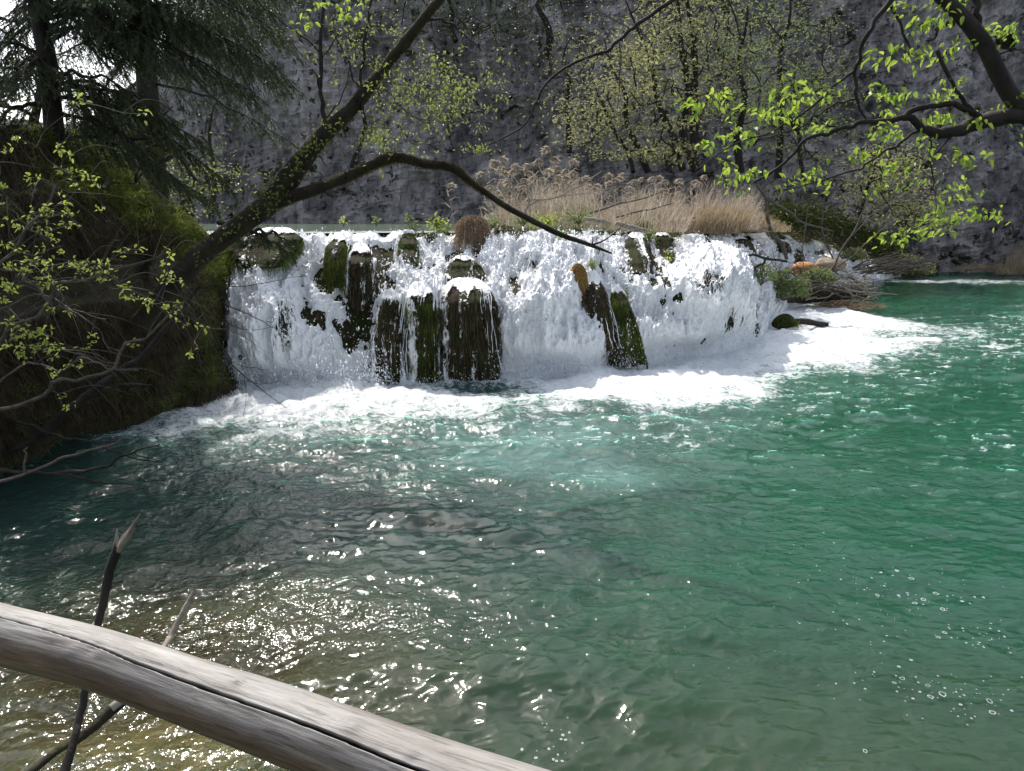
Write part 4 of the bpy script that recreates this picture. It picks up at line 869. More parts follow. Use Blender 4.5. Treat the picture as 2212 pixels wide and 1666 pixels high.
mound('mossy_rock', 'slanting brown rock rib below the golden tussock', 'rock', [(588, 1262, 1288), (620, 1255, 1303), (660, 1272, 1308), (720, 1288, 1326), (790, 1318, 1372)], -.16, .4, hang=1600)
mound('mossy_rock', 'curved olive green fin of mossy rock right of the slanting rib', 'rock', [(618, 1322, 1334), (640, 1326, 1350), (690, 1338, 1368), (740, 1348, 1382), (786, 1352, 1396)], -.28, .4, film=.1, hang=2600, hmat=M_mossg)
mound('mossy_rock', 'dark dripping rock under the lip where the arching limb ends', 'rock', [(505, 1362, 1385), (530, 1348, 1398), (565, 1350, 1402), (588, 1362, 1398)], -.02, .3, film=.9, hang=1500)
mound('mossy_rock', 'small mossy rock just right of the limb end under the lip', 'rock', [(505, 1418, 1440), (535, 1425, 1452), (558, 1432, 1455)], -.08, .25, hang=500, hmat=M_mossg)
mound('mossy_rock', 'little mossy knob in the upper right rapids', 'rock', [(518, 1655, 1690), (530, 1648, 1702), (546, 1650, 1706)], -.2, .5, hang=400, hmat=M_mossg)
mound('mossy_rock', 'leaning dark rock slab in the upper right rapids', 'rock', [(528, 1700, 1722), (550, 1704, 1738), (575, 1715, 1745)], -.2, .5, hang=400)
mound('mossy_rock', 'low dark rock breaking the rapids below the dry grass', 'rock', [(515, 1580, 1610), (528, 1572, 1622), (545, 1576, 1628)], -.15, .4, hang=400)
mound('mossy_rock', 'small dark rock in the rapids left of the root tangle', 'rock', [(545, 1555, 1575), (560, 1550, 1585), (578, 1556, 1590)], -.12, .3, hang=300, hmat=M_mossg)
mound('mossy_rock', 'dark rock post at the lip before the dry grass', 'rock', [(495, 1508, 1526), (510, 1508, 1530), (524, 1515, 1535)], -.1, .3, hang=100)
mound('mossy_rock', 'dark mossy rock under the spruce twig at the left of the lip', 'rock', [(495, 560, 640), (515, 520, 646), (540, 500, 640), (562, 516, 616), (578, 530, 600)], -.12, .45, film=.2, hang=2600, hmat=M_bankg)
def strands():
    mb = MB()
    def run(px0, py0, px1, py1, n, w_, off):
        for _ in range(int(n * .3)):
            a = rng.normal(0, w_); m = 14; ys = np.linspace(py0 + rng.normal(0, 10), py1 - abs(rng.normal(0, 40)), m); xs = np.interp(ys, [py0, py1], [px0, px1]) + a + np.cumsum(rng.normal(0, 1.0, m))
            pts = [P(x, y, facept(x, y)[1] - off) for x, y in zip(xs, ys)]; tube(mb, pts, rng.uniform(.002, .007, m), 5, 3)
    run(868, 640, 845, 822, 34, 7, .34); run(860, 690, 860, 820, 20, 12, .36); run(945, 600, 950, 815, 26, 5, .36); run(1000, 610, 1010, 815, 12, 35, .42)
    run(915, 610, 918, 780, 8, 14, .36); run(1050, 612, 1075, 800, 10, 8, .38); run(1310, 640, 1345, 780, 14, 7, .32); run(780, 520, 775, 640, 26, 16, .28); run(880, 500, 885, 560, 10, 10, .22)
    run(1375, 505, 1378, 590, 20, 15, .24); run(1010, 550, 1020, 610, 12, 20, .25); run(830, 640, 820, 800, 8, 8, .36)
    w_ = mb.build('water_strands', M_drop); w_['kind'] = 'structure'
strands()

# ---------------------------------------------------------------- grass tussocks
def tussock(name, label, cat, px, py, Y, w_, h_, mat, n, r=None, group=None):
    n = int(n * .5)
    c = P(px, py, Y); e = empty(name, c, label, cat, group); R = w_ / 2 / F * Y; Hh = h_ / F * Y
    mb = MB(); a = rng.uniform(0, 2 * np.pi, n); ph = np.arccos(1 - rng.random(n)); o = np.stack([np.cos(a), np.sin(a), 0 * a], -1); up = np.array([0, 0, 1.]); sp = np.sin(ph)[:, None]
    p = c + o * R * .2 * sp + up * Hh * .3; mid = c + o * R * .85 * sp * rng.uniform(.85, 1.1, (n, 1)) + up * Hh * (.42 + .36 * np.cos(ph)[:, None])
    tip = c + o * R * (.15 + .85 * sp) * rng.uniform(.55, 1.5, (n, 1)) + up * (mid[:, 2:] - c[2]) - up * Hh * rng.uniform(.3, 1.7, (n, 1)) ** 1.2 * (.25 + .75 * sp)
    blades(mb, p, tip, .010, mid - (p + tip) / 2)
    mb.build('blades', mat, e, smooth=False)
    mb = MB(); tube(mb, [c - [0, 0, Hh * .35], c + [0, 0, Hh * .15], c + [0, 0, Hh * .55], c + [0, 0, Hh * .75]], [R * .3, R * .42, R * .25, R * .05], 12, 5, .3); mb.build('root_ball', M_tufa, e)
    return e
Yt = facept(1020, 505)[1] - .45
tussock('grass_tussock', 'round brown tussock of drooping dead grass on the lip of the falls', 'grass tussock', 1021, 518, Yt, 78, 66, simple('brown tussock grass', [(.36, (.06, .04, .025)), (.5, (.26, .18, .11)), (.66, (.55, .44, .32))], 45, rough=.8, bs=0, trans=.3), 2600)
Yt = facept(1246, 600)[1] - .30
tussock('grass_tussock', 'golden tussock of wet grass hanging from the slanting rock rib', 'grass tussock', 1248, 628, Yt, 42, 74, M_gold, 2600)
# ---------------------------------------------------------------- small green plants along the lip
def plants():
    for k, (x, y, n, s, lab) in enumerate(((742, 478, 10, 6, 'tiny green plant alone at the left of the lip'), (812, 476, 10, 6, 'tiny green plant on the lip, second from the left'), (890, 492, 30, 16, 'small green weed on the lip above the dark hanging rock'), (945, 482, 60, 18, 'leafy green weed just left of the brown tussock'), (1062, 484, 70, 16, 'leafy green weed just right of the brown tussock'),
                                    (1130, 478, 60, 18, 'green weed on the lip behind the arching limb'), (1180, 478, 80, 22, 'broad patch of green cress on the lip under the dry twigs'), (1250, 474, 80, 26, 'green cress in front of the reed bed centre'), (1385, 488, 110, 20, 'bright green clump on the lip by the plank end'), (1400, 512, 50, 14, 'green tuft hanging over the lip below the bright clump'),
                                    (1280, 572, 26, 9, 'green leaves on the slanting rock rib'), (1345, 640, 30, 10, 'green leaves on the curved mossy fin'), (1445, 560, 16, 10, 'tiny sprouts in the right hand falls'), (1215, 520, 40, 12, 'green tuft under the arching limb near the lip'),
                                    (1560, 492, 70, 30, 'green brown weeds at the lip below the dry grass'), (1660, 492, 80, 30, 'low weeds at the lip near the dead shrub'), (1740, 500, 70, 30, 'low olive weeds behind the right rapids'), (880, 470, 14, 6, 'thin sprout on the lip left of the weeds'))):
        Y = facept(x, max(y, 495))[1] - .15; c = P(x, y, Y); e = empty('green_plant', c, lab, 'plant')
        lf = MB(); n = int(n * 1.6); p = np.stack([P(a, b, Y + rng.normal(0, .12)) for a, b in zip(rng.normal(x, s * .7, n), rng.normal(y, s * .38 + 2, n))])
        leaves(lf, p, np.array([0, -.3, .5]) + rvec(n, .6), rng.uniform(.04, .09, n), rng.uniform(.025, .05, n)); lf.build('leaves', M_leafg if k % 3 else M_leafs, e, smooth=False)
        mb = MB()
        for q in p[::3]: tube(mb, [q, (q + c) / 2 + rvec(1, .02)[0], c - [0, 0, .1]], [.003, .004, .005], 3, 2)
        mb.build('stems', M_bankg, e, smooth=False)
plants()
# planks / logs on the lip
def log_(name, label, pts, Y, mat, sides=10):
    mb = MB(); C = pxtube(mb, pts, Y, sides, 6, .15, .01); V = np.concatenate(mb.V); loc = C[len(C) // 2]
    Vc = np.concatenate([V, C[:1], C[-1:]]); n = len(V); cap = [[(i + 1) % sides, i, n] for i in range(sides)] + [[n - sides + i, n - sides + (i + 1) % sides, n + 1] for i in range(sides)]
    o = mesh_np(name, Vc, [np.concatenate(mb.Q), np.array(cap)], mat, None, True, loc=loc); return tag(o, label, 'log')
log_('driftwood_log', 'brown log lying on the lip in front of the reeds', [(1262, 472, 4), (1290, 477, 5), (1318, 484, 5)], 14.0, M_twigl)
log_('driftwood_log', 'brown log slanting down the lip beside the bright green clump', [(1330, 482, 5), (1365, 492, 5.5), (1400, 500, 5)], 14.0, M_twigl)
log_('driftwood_log', 'dark knobbly log sticking out of the white foam at the right', [(1712, 694, 6, 0), (1740, 695, 7), (1762, 699, 6), (1787, 703, 7)], 17.2, M_barkd)
mb = MB(); c = P(1698, 706, 17.2); e = empty('moss_lump', c, 'rounded olive lump of weed in the foam beside the dark knobbly log', 'moss lump')
tube(mb, [P(1668, 702, 17.2), P(1682, 697, 17.2), P(1700, 694, 17.2), P(1718, 701, 17.2)], [.05, .17, .19, .06], 12, 6, .4); mb.build('mound', M_tufa, e)
mb = MB(); n = 900; th = rng.uniform(0, np.pi, n); p = c + np.stack([np.cos(th) * rng.uniform(0, .26, n), -rng.uniform(0, .18, n), np.sin(th) * .15 + .03], -1); blades(mb, p, p + unit(rvec(n) + [0, -.3, -.4]) * .09, .012, rvec(n, .01)); mb.build('fronds', M_mossg, e, smooth=False)

# ---------------------------------------------------------------- reeds
def reedproto(k):
    e = bpy.data.objects.new('reed', None); link(e)
    mb = MB(); Hh = 1.0; lean = rng.uniform(-.12, .12); top = np.array([lean, 0, Hh])
    tube(mb, [[0, 0, 0], [lean * .3, 0, .5], top], [.006, .005, .003], 4, 4); mb.build('stem', M_reed, e, smooth=False)
    mb = MB(); s = -1 if k % 2 else 1; n = 110; f = rng.random((n, 1)); d = np.array([s * .10, 0, -.02]); p = top + d * f + [0, 0, 0] * f + np.array([0, 0, .05]) * np.sin(f * np.pi)
    blades(mb, p, p + unit(np.array([s * .7, 0, -.55]) + rvec(n, .35)) * rng.uniform(.04, .10, (n, 1)), .012, rvec(n, .004)); mb.build('plume', M_plume, e, smooth=False)
    mb = MB(); n = 6; z = rng.uniform(.25, .85, n); p = np.stack([lean * z, 0 * z, z], -1); t_ = p + np.stack([rng.uniform(-.22, .22, n), rng.uniform(-.1, .1, n), rng.uniform(.0, .18, n)], -1); blades(mb, p, t_, .012, np.array([[0, 0, .05]])); mb.build('leaf_blades', M_reed, e, smooth=False)
    return e
M_lip = simple('lip weeds', [(.3, (.05, .045, .02)), (.5, (.12, .11, .05)), (.62, (.14, .19, .05)), (.8, (.28, .24, .13))], 1.5, rough=.8, bs=0, trans=.35)
def reeds():
    tops = [(1092, 345), (1085, 352), (1070, 368), (1100, 365), (1118, 360), (1060, 378), (1098, 375), (1125, 372), (980, 400), (1200, 325), (1205, 345), (1180, 350), (1243, 350), (1160, 360), (1150, 375), (1075, 405), (1060, 412), (1082, 410), (1140, 390), (1170, 385), (1190, 370), (1215, 372), (1230, 385), (1255, 375), (1270, 385), (1225, 365)]
    for _ in range(48): x = rng.uniform(1090, 1560); tops.append((x, rng.normal(ip(x, [(1090, 412), (1200, 388), (1350, 396), (1560, 404)]), 15)))
    pr = [reedproto(k) for k in range(4)]
    for i, (x, y) in enumerate(tops):
        if i < 4: e = pr[i]
        else:
            s = pr[i % 4]; e = s.copy(); COL.objects.link(e)
            for ch in s.children: c = ch.copy(); COL.objects.link(c); c.parent = e
        Y = rng.uniform(17, 22) if i > 25 else rng.uniform(16.5, 18); top = P(x, y, Y); h = top[2] - 2.15
        e.location = (top[0], Y, 2.15); e.scale = (1.5, 1.5, h); e.rotation_euler = (0, 0, rng.uniform(-.5, .5))
        lab = {8: 'lone plumed reed apart from the others, under the arching limb', 9: 'tallest plumed reed, at the top of the reed bed behind the falls', 0: 'plumed reed with the highest head of the left cluster of reeds'}.get(i)
        tag(e, lab or 'tall dry reed with a drooping tan plume in the reed bed behind the falls', 'reed', None if lab else 'plumed reeds behind the falls')
    mb = MB(); n = 4600; px = rng.uniform(1040, 1640, n); Y = rng.uniform(15.8, 24, n); Y = np.where(px > 1480, Y + 3, Y)
    ht = ip(px, [(1040, .3), (1110, .8), (1250, 1.0), (1450, .95), (1600, .9), (1640, .6)]) * (Y / 19) * rng.uniform(.2, 1.12, n) * (1 + .5 * noise(px * .03, 8.0))
    X, _ = Xof(px, Y, 2.2); p = np.stack([X, Y, np.full(n, 2.15)], -1); lean = rng.normal(.05, .22, n) + .25 * (px > 1400)
    tip = p + np.stack([lean * ht, rng.normal(0, .1, n), ht], -1); blades(mb, p, tip, .018, rvec(n, .05))
    k = rng.random(n) < .75; q = p[k] + (tip[k] - p[k]) * rng.uniform(.2, .9, (k.sum(), 1)); m = len(q); blades(mb, q, q + unit(np.array([.2, 0, .2]) + rvec(m, .55)) * rng.uniform(.1, .4, (m, 1)), .014, rvec(m, .03))
    tag(mb.build('reed_bed', M_reed, smooth=False), 'dense bed of dry tan reeds behind the lip of the falls', 'reed bed', kind='stuff')
    mb = MB(); n = 13000; px = rng.triangular(1380, 1560, 1710, n); Y = rng.uniform(17.5, 26, n) + (px > 1600) * 2; X, _ = Xof(px, Y, 2.2); ht = rng.uniform(.2, .75, n) * ip(px, [(1380, .6), (1500, 1.1), (1600, .9), (1660, .5), (1710, .2)])
    p = np.stack([X, Y, np.full(n, 2.1)], -1); lean = rng.normal(.25, .35, n); tip = p + np.stack([lean * ht, rng.normal(0, .12, n), ht * .9], -1); blades(mb, p, tip, .02, np.stack([0 * ht, 0 * ht, ht * .12], -1))
    tag(mb.build('dry_grass', M_drygr, smooth=False), 'tangled dry tan grass at the right end of the reed bed', 'dry grass', kind='stuff')
    mb = MB(); n = 30000; px = rng.uniform(860, 1900, n); px = px[noise(px * .045, 21.0) + .35 * noise(px * .2, 4.0) > np.where(px < 1040, .12, -.10)]; n = len(px); jj = np.clip((px - 360) / 1670 * 1239, 0, 1239).astype(int)
    row = (329 - np.abs(rng.normal(0, 9, n)) * (noise(px * .06, 31.0) + .5)).clip(285, 329).astype(int); p = FV[row, jj] + np.stack([0 * px, rng.uniform(-.02, 1.0, n) * (row > 322), -.02 + 0 * px], -1)
    ht = rng.uniform(.04, .17, n) * p[:, 1] / 16; d = np.stack([rng.normal(0, .6, n), rng.normal(-.5, .4, n), rng.uniform(-.5, .8, n)], -1); blades(mb, p, p + d * ht[:, None], .022, np.array([[0, -.01, .03]]))
    tag(mb.build('lip_grass', M_lip, smooth=False), 'short green and brown grass along the back of the lip', 'grass', kind='stuff')
reeds()
# bare forked twigs in front of the reeds
def baretwig(name, label, segs, Y, mat=M_twigl, extra=0, cat='branch', spread=(0, 0, 0, 0), r=(.006, .002)):
    p0 = segs[0][0]; e = empty(name, P(p0[0], p0[1], Y), label, cat); mb = MB(); nodes = []
    for s in segs: nodes += list(pxtube(mb, s, Y, 6, 5, .1, .03))
    mb.build('stems', mat, e)
    if extra:
        mb = MB(); x0, y0, x1, y1 = spread; tg = [P(x, y, Y + rng.normal(0, .3)) for x, y in zip(rng.uniform(x0, x1, extra), rng.uniform(y0, y1, extra))]; connect(mb, nodes, tg, r[0], r[1], 4); mb.build('twigs', mat, e, smooth=False)
    return e
baretwig('dead_twig', 'pale forked dead branch leaning across the reeds left of centre', [[(1130, 463, 3), (1150, 440, 2.6), (1200, 425, 2.2), (1240, 410, 2), (1270, 390, 1.5), (1300, 370, 1)], [(1135, 458, 2.4), (1143, 430, 2), (1140, 400, 1.4)], [(1145, 432, 2), (1200, 428, 1.6), (1260, 418, 1.3), (1330, 405, 1)]], 14.5, extra=40, spread=(1130, 370, 1400, 440))
baretwig('dead_twig', 'dark bare twigs over the dry grass at the right of the reeds', [[(1270, 462, 2.4), (1340, 440, 2), (1400, 425, 1.5), (1440, 410, 1)], [(1330, 470, 2.2), (1390, 455, 1.8), (1450, 440, 1.2)]], 16, M_twig, 26, spread=(1280, 360, 1520, 450))
# dead shrub and drift pile at the right
shrubsegs = [[(a, b, c_ * .42) for a, b, c_ in q] for q in [[(1735, 640, 6), (1790, 590, 5.5), (1820, 540, 5), (1850, 490, 4), (1870, 440, 3), (1900, 400, 2)], [(1790, 590, 4), (1850, 545, 3.2), (1900, 500, 2.4), (1945, 470, 1.5)], [(1800, 560, 3.6), (1780, 510, 3), (1775, 450, 2.2), (1770, 400, 1.5)],
             [(1760, 610, 4), (1735, 560, 3.4), (1740, 500, 2.6), (1745, 440, 1.6)], [(1830, 520, 3), (1890, 460, 2.2), (1960, 420, 1.4), (1980, 400, 1)], [(1790, 590, 3), (1740, 620, 3)], [(1850, 490, 2.4), (1900, 440, 1.8), (1960, 425, 1.2), (2010, 420, .8)]]]
baretwig('dead_shrub', 'bare grey branched shrub rising from the drift pile at the right of the falls', shrubsegs, 22.0, M_twig, 190, 'shrub', (1700, 380, 2000, 560), (.012, .004))
baretwig('dead_shrub', 'crooked dark stem curving down to the rapids left of the bare shrub', [[(1635, 400, 3.4), (1655, 430, 4), (1657, 470, 4), (1668, 505, 4), (1690, 530, 4.5), (1700, 560, 4)], [(1660, 430, 3), (1700, 455, 2.6), (1735, 480, 2.2), (1800, 500, 1.4)]], 19.5, M_twig, 34, 'shrub', (1600, 380, 1760, 500), (.012, .003))
baretwig('root_tangle', 'low tangle of dark roots spread over the right rapids', [[(1600, 570, 3), (1625, 550, 3), (1660, 560, 3), (1700, 565, 3)], [(1610, 590, 3.4), (1640, 575, 3), (1660, 555, 2.4)]], 16.6, M_barkd, 90, 'roots', (1560, 530, 1760, 600), (.015, .004))
def pile():
    Y = 21.5; c = P(1830, 628, Y); e = empty('driftwood_pile', c, 'heap of grey dead branches washed up at the water edge right of the falls', 'driftwood pile')
    for k in range(96):
        x = rng.uniform(1715, 1885); y = rng.uniform(588, 642); a = rng.normal(.15, .7); L = rng.uniform(30, 120); yy = Y + rng.uniform(-.8, 1.2)
        mb = MB(); r0 = rng.uniform(.8, 2.6); pxtube(mb, [(x - cos(a) * L * .5, y - sin(a) * L * .25, r0), (x, y + rng.normal(0, 4), r0 * .8), (x + cos(a) * L * .5, min(648, y + sin(a) * L * .25), r0 * .4)], yy, 6, 5, .2, .06); mb.build('stick', M_twigl if rng.random() < .55 else M_twig, e)
    mb = MB(); tube(mb, [P(1690, 648, Y - .6), P(1740, 640, Y), P(1800, 638, Y), P(1870, 640, Y + .3)], [.08, .18, .16, .05], 14, 8, .5); mb.build('soil', M_bank, e)
    for k, (xa, xb, ya, yb_) in enumerate(((1880, 2010, 548, 590),)):
        mb = MB()
        for _ in range(60):
            x = rng.uniform(1840, 1960); y = rng.uniform(575, 592); pxtube(mb, [(x, y, 1.4), (x + 40, y - rng.uniform(0, 22), 1.1), (x + rng.uniform(60, 110), y - rng.uniform(0, 36), .6)], 25 + rng.random() * 3, 4, 4, 0, .05)
        mb.build('brushwood', M_twig, e, smooth=False)
pile()
def bush(name, label, px, py, Y, w_, h_, n, mat, L=.09, cat='bush', group=None):
    c = P(px, py, Y); e = empty(name, c, label, cat, group); lf = MB(); d = rvec(n); d = unit(d) * (rng.random((n, 1)) ** .45); d[:, 2] = np.abs(d[:, 2])
    R = w_ / 2 / F * Y; Hh = h_ / F * Y; p = c + d * [R, R * .7, Hh]; f = fbm(p[:, 0] * 3 / R, p[:, 2] * 3 / R, 0, 2); p = p[f > -.25]; n = len(p)
    leaves(lf, p, np.array([0, -.2, .3]) + rvec(n, .7), rng.uniform(.6, 1.1, n) * L, rng.uniform(.4, .6, n) * L); lf.build('leaves', mat, e, smooth=False)
    mb = MB()
    for _ in range(14): q = p[rng.integers(n)]; tube(mb, [c - [0, 0, .1], (c + q) / 2 + rvec(1, .05 * R)[0], q], [.02, .012, .005], 4, 4)
    mb.build('stems', M_twig, e, smooth=False); return e
bush('green_bush', 'bright green leafy clump at the right end of the falls before the drift pile', 1694, 640, 18.6, 120, 62, 2200, M_leafg, .085)
bush('green_bush', 'small green weed clump over the shoulder of the falls beside the root tangle', 1645, 606, 16.9, 70, 36, 500, M_leafg, .075)
bush('green_bush', 'green weed growing on the driftwood pile beside the orange stone', 1765, 612, 21.0, 90, 34, 1200, M_leafg, .085)
bush('green_bush', 'small olive bush at the far end of the rapids', 1845, 560, 28, 60, 26, 500, M_leaff, .12)
bush('green_bush', 'low brown green bush under the cliff behind the driftwood', 1935, 590, 33, 170, 42, 2200, M_leaff, .13)
def stone(name, label, px, py, Y, rx, ry, rz, mat):
    th = np.linspace(0, np.pi, 20); ph = np.linspace(0, 2 * np.pi, 32, endpoint=False); T, Ph = np.meshgrid(th, ph, indexing='ij')
    d = np.stack([np.sin(T) * np.cos(Ph), np.sin(T) * np.sin(Ph), np.cos(T)], -1); r = 1 + .25 * fbm(d[..., 0] * 1.6 + px, d[..., 1] * 1.6, d[..., 2] * 1.6 + 4, 3)
    c = P(px, py, Y); V = c + d * r[..., None] * [rx, ry, rz]; i = np.arange(19)[:, None] * 32 + np.arange(32)[None]; j = np.arange(19)[:, None] * 32 + (np.arange(32)[None] + 1) % 32
    return tag(mesh_np(name, V.reshape(-1, 3), np.stack([i, i + 32, j + 32, j], -1).reshape(-1, 4), mat, None, True, loc=c), label, 'stone')
stone('orange_stone', 'orange brown boulder above the green bush at the right rapids', 1740, 580, 21.6, .36, .3, .2, M_stone)
stone('orange_stone', 'paler tan boulder just right of the orange brown one', 1795, 572, 23.5, .45, .35, .22, simple('tan stone', [(.3, (.18, .13, .09)), (.7, (.42, .32, .24))], 4, bs=.6, bd=.02))
def mat_(label, px, py, Y, w_, h_, n, mat, name='grass_mat'):
    c = P(px, py, Y); mb = MB(); R = w_ / 2 / F * Y; Hh = h_ / F * Y; p = c + rvec(n) * [R * .45, .35, Hh * .25]; p[:, 2] = np.abs(p[:, 2] - c[2]) + c[2]
    blades(mb, p, p + unit(np.array([.5, -.1, .0]) + rvec(n, .5)) * rng.uniform(.15, .5, (n, 1)) * [1, 1, .4], .02, rvec(n, .03) * [1, 1, .5]); tag(mb.build(name, mat, smooth=False, loc=c), label, 'dry grass')
mat_('golden mat of dead grass floating at the water edge below the driftwood', 1822, 662, GY(1822, 666), 110, 16, 900, M_drygr)
mat_('long pale mat of dead grass at the foot of the far right cliff', 2130, 582, 35.0, 130, 16, 900, M_drygr)
def farreeds():
    mb = MB(); n = 500; px = rng.uniform(2150, 2400, n); Y = 34 + rng.random(n); X, _ = Xof(px, Y, .1); p = np.stack([X, Y, np.full(n, .05)], -1); blades(mb, p, p + np.stack([rng.normal(.1, .2, n), 0 * Y, rng.uniform(.5, 1.9, n) * sst((px - 2120) / 80)], -1), .03, rvec(n, .06))
    tag(mb.build('reed_clump', M_drygr, smooth=False, loc=P(2200, 590, 34)), 'clump of pale reeds at the far right water edge', 'reed clump')
farreeds()

# ---------------------------------------------------------------- woodland in front of the cliff
def bgtree(label, px, base, Y, top, lean, r, n, mat, spread, crown, name='woodland_tree', layers=True, L=.14, bare=0, wob=.15):
    """px,base = foot pixel; top = crown top pixel y; lean = px shift; crown=(cy, half w px, half h px)"""
    A = P(px, base, Y); e = empty(name, A, label, 'tree'); mb = MB(); B = P(px + lean, top, Y)
    pts = [A + (B - A) * f + [rng.normal(0, wob), rng.normal(0, .2), 0] * np.array([f > 0] * 3) for f in (0, .2, .4, .6, .8, 1)]
    C = tube(mb, pts, np.array([1, .9, .75, .55, .35, .12]) * r, 8, 5, .15); mb.build('trunk', M_barkd, e)
    cx = px + lean * .6 + crown[3] if len(crown) > 3 else px + lean * .6; cy, hw, hh = crown[:3]
    br = MB(); lf = MB(); K = max(8, int(n / 90)); tg = []
    for _ in range(K):
        a, b = rng.uniform(-1, 1), rng.uniform(-1, 1)
        if a * a + b * b > 1.1: continue
        tg.append(P(cx + a * hw, cy + b * hh, Y + rng.normal(0, 1.1)))
    nd = connect(br, list(C[5:]), tg, .035, .01, 4); br.build('branches', M_barkd, e, smooth=False)
    if bare: pass
    m = max(1, int(n * .48 / max(1, len(tg)))); P_ = []
    for t_ in tg: P_.append(t_ + rvec(m) * np.array([.62, .5, .13 if layers else .4]) * spread)
    P_ = np.concatenate(P_); k = len(P_); leaves(lf, P_, np.array([0, -.1, -.1]) + rvec(k, .6) * [1, 1, .5], rng.uniform(.6, 1.2, k) * L, rng.uniform(.35, .6, k) * L); lf.build('crown', mat, e, smooth=False)
T_ = bgtree
T_('slender two stemmed tree leaning left in pale leaf just right of the thin branch', 1400, 372, 30, 90, -110, .13, 3600, M_leaff, 1.0, (210, 110, 120, 20))
T_('pale leafed tree leaning left behind the reed plumes', 1368, 372, 31, 150, -90, .10, 2400, M_leaff, 1.0, (250, 95, 90, 0))
T_('dark trunked tree standing above the dry grass', 1505, 368, 32, -60, -40, .20, 3600, M_leaff, 1.1, (120, 120, 150, 10))
T_('dark leaning stem left of the tall straight trunk', 1475, 368, 32, 0, -120, .15, 2200, M_leaff, 1.0, (80, 110, 90, 20))
T_('tall straight dark trunk rising out of the top edge right of centre', 1500, 368, 33, -120, -12, .22, 1600, M_leafg, 1.1, (60, 110, 90, 60))
T_('green leafed tree to the right of the straight trunk', 1600, 375, 34, -40, 20, .18, 4200, M_leafg, 1.1, (150, 130, 130, 30))
T_('green leafed tree standing close to the cliff behind the right hand limb', 1680, 385, 36, -60, 15, .18, 3800, M_leafg, 1.1, (110, 120, 120, 20))
T_('thin tree with dense low green leaf behind the hanging leaves', 1740, 400, 35, 120, -20, .10, 2600, M_leafg, 1.0, (260, 110, 90, 0))
T_('dull olive sapling above the reeds', 1450, 372, 28, 250, -30, .06, 1400, M_leaff, .8, (310, 70, 45, 0))
T_('pale olive tree leaning over the water before the right cliff', 1850, 500, 30, 290, 60, .10, 3800, M_leaff, 1.0, (395, 95, 85, 0))
T_('low pale shrub tree beside the bare grey shrub', 1930, 560, 32, 380, 20, .07, 2000, M_leaff, .9, (450, 85, 50, 0))
T_('dark evergreen clinging to the cliff at the top centre', 1180, 120, 41, -60, -20, .2, 3600, M_needle, 1.4, (30, 170, 70, -60), layers=False)
T_('dark green ivy tree on the cliff above the leaning trunk', 985, 90, 41, -80, -30, .15, 2600, M_needle, 1.4, (20, 150, 60, 0), layers=False)
T_('sparse green tree on the cliff ledge right of the dark evergreen', 1230, 330, 40, 60, 5, .14, 1500, M_leaff, 1.3, (150, 60, 130, 0), layers=False)
T_('small olive tree standing behind the left bank', 420, 470, 16, 330, 20, .06, 1500, M_leafd, .6, (400, 80, 70, 10), L=.07)
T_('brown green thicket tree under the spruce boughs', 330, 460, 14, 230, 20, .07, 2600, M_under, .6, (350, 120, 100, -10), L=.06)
T_('bare branched pinkish tree seen between the spruce and the leaning trunk', 455, 470, 20, 190, 15, .08, 160, M_leafd, .6, (300, 90, 110, 20), L=.07)
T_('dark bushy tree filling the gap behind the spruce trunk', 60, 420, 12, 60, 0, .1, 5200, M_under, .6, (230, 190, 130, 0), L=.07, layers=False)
T_('yellow green undergrowth tree behind the spruce trunk', 200, 430, 11, 200, 10, .06, 3400, M_under, .5, (330, 130, 90, 0), L=.05, layers=False)

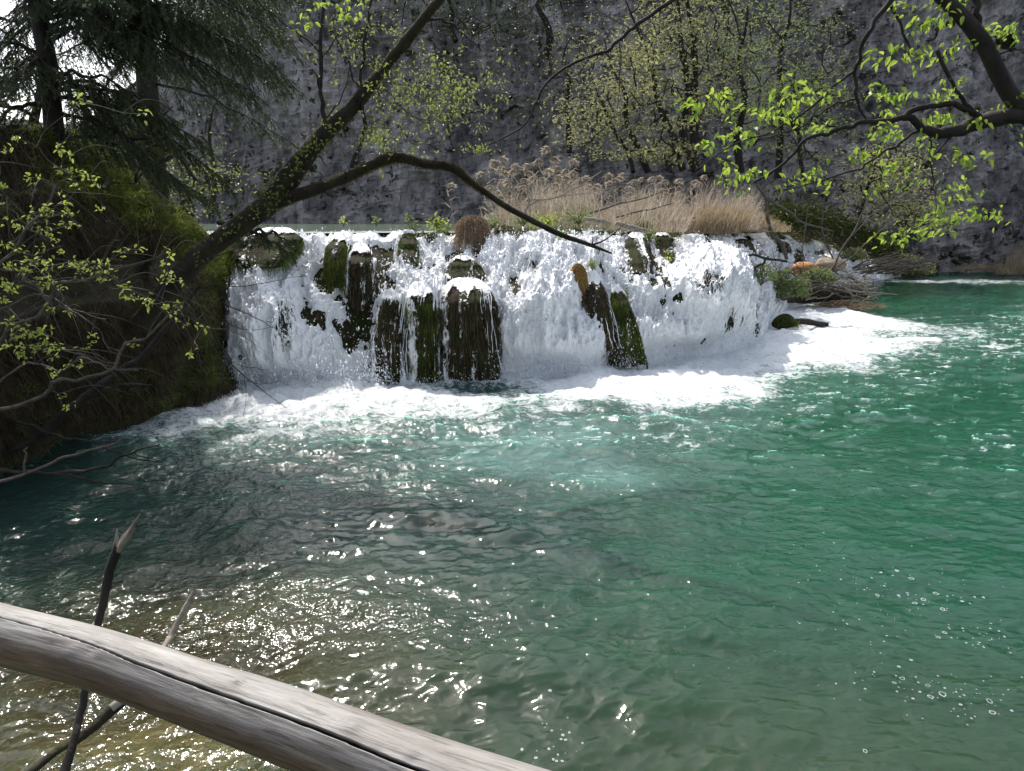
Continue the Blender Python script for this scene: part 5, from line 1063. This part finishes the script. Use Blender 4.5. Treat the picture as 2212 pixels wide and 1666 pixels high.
# ---------------------------------------------------------------- foam rings and bubbles drifting at the lower right
def bubbles():
    Zc = [(1460, 680, 32), (1340, 735, 30), (1390, 715, 34), (1500, 770, 30), (1270, 1165, 34), (1225, 1190, 24), (1430, 1270, 38), (1500, 1255, 44), (1415, 1205, 30), (1765, 1295, 38), (1780, 1360, 36), (1475, 930, 24), (1510, 905, 26), (1320, 1060, 16), (1250, 1098, 17), (1060, 1580, 28), (1150, 560, 16), (1240, 550, 18), (1320, 595, 30), (1130, 690, 24), (1250, 692, 16), (1610, 725, 18), (1680, 700, 14), (1730, 703, 15), (1060, 1225, 14), (1240, 1240, 12), (1370, 1242, 16), (1330, 1280, 16), (1360, 1188, 12), (1600, 1315, 20), (1890, 1350, 16), (1510, 1220, 14), (1620, 1260, 14)]
    V = []; Q = []; n0 = 0; S_ = [(1463.8 + x * .3813, 1030 + y * .3813, r * .24) for x, y, r in Zc]
    for cx, cy, s in ((1340, 700, 190), (1350, 1200, 200), (1150, 860, 260), (1750, 940, 90), (900, 560, 260), (1700, 1280, 200)):
        for _ in range(30): a, b = rng.normal(cx, s), rng.normal(cy, s * .35); S_.append((1463.8 + a * .3813, 1030 + b * .3813, rng.uniform(.8, 2.6)))
    for _ in range(110): S_.append((rng.uniform(1350, 2212), rng.uniform(900, 1500), rng.uniform(.6, 1.5)))
    for _ in range(30): S_.append((rng.normal(1190, 40), rng.normal(1620, 40), rng.uniform(1, 5)))
    for x, y, r in S_:
        if y > 1660: continue
        c = G(x, y); R = r / F * c[1] * .62; tr_ = R * (.22 if r > 5 else .62); m, k = (22, 8) if r > 5 else (8, 5); a = np.linspace(0, 2 * np.pi, m, endpoint=False); b = np.linspace(0, 2 * np.pi, k, endpoint=False)
        j = 1 + .38 * noise(np.cos(a) * 1.5 + x, np.sin(a) * 1.5 + y); el = rng.uniform(.7, 1.1)
        rad = (R * j)[:, None] + tr_ * np.cos(b)[None]; v = np.stack([c[0] + rad * np.cos(a)[:, None], c[1] + rad * np.sin(a)[:, None] * el * 1.3, c[2] + .024 + tr_ * .4 * np.sin(b)[None] + 0 * rad], -1)
        i = np.arange(m)[:, None] * k + np.arange(k)[None]; i2 = ((np.arange(m) + 1) % m)[:, None] * k + np.arange(k)[None]; sh = np.roll(i, -1, 1); sh2 = np.roll(i2, -1, 1)
        Q.append(np.stack([i, i2, sh2, sh], -1).reshape(-1, 4) + n0); V.append(v.reshape(-1, 3)); n0 += m * k
    tag(mesh_np('foam_bubbles', np.concatenate(V), np.concatenate(Q), M_bub, smooth=True), 'drifting white foam rings and bubbles on the green water', 'foam', kind='stuff')
bubbles()
print('objects', len(bpy.data.objects))
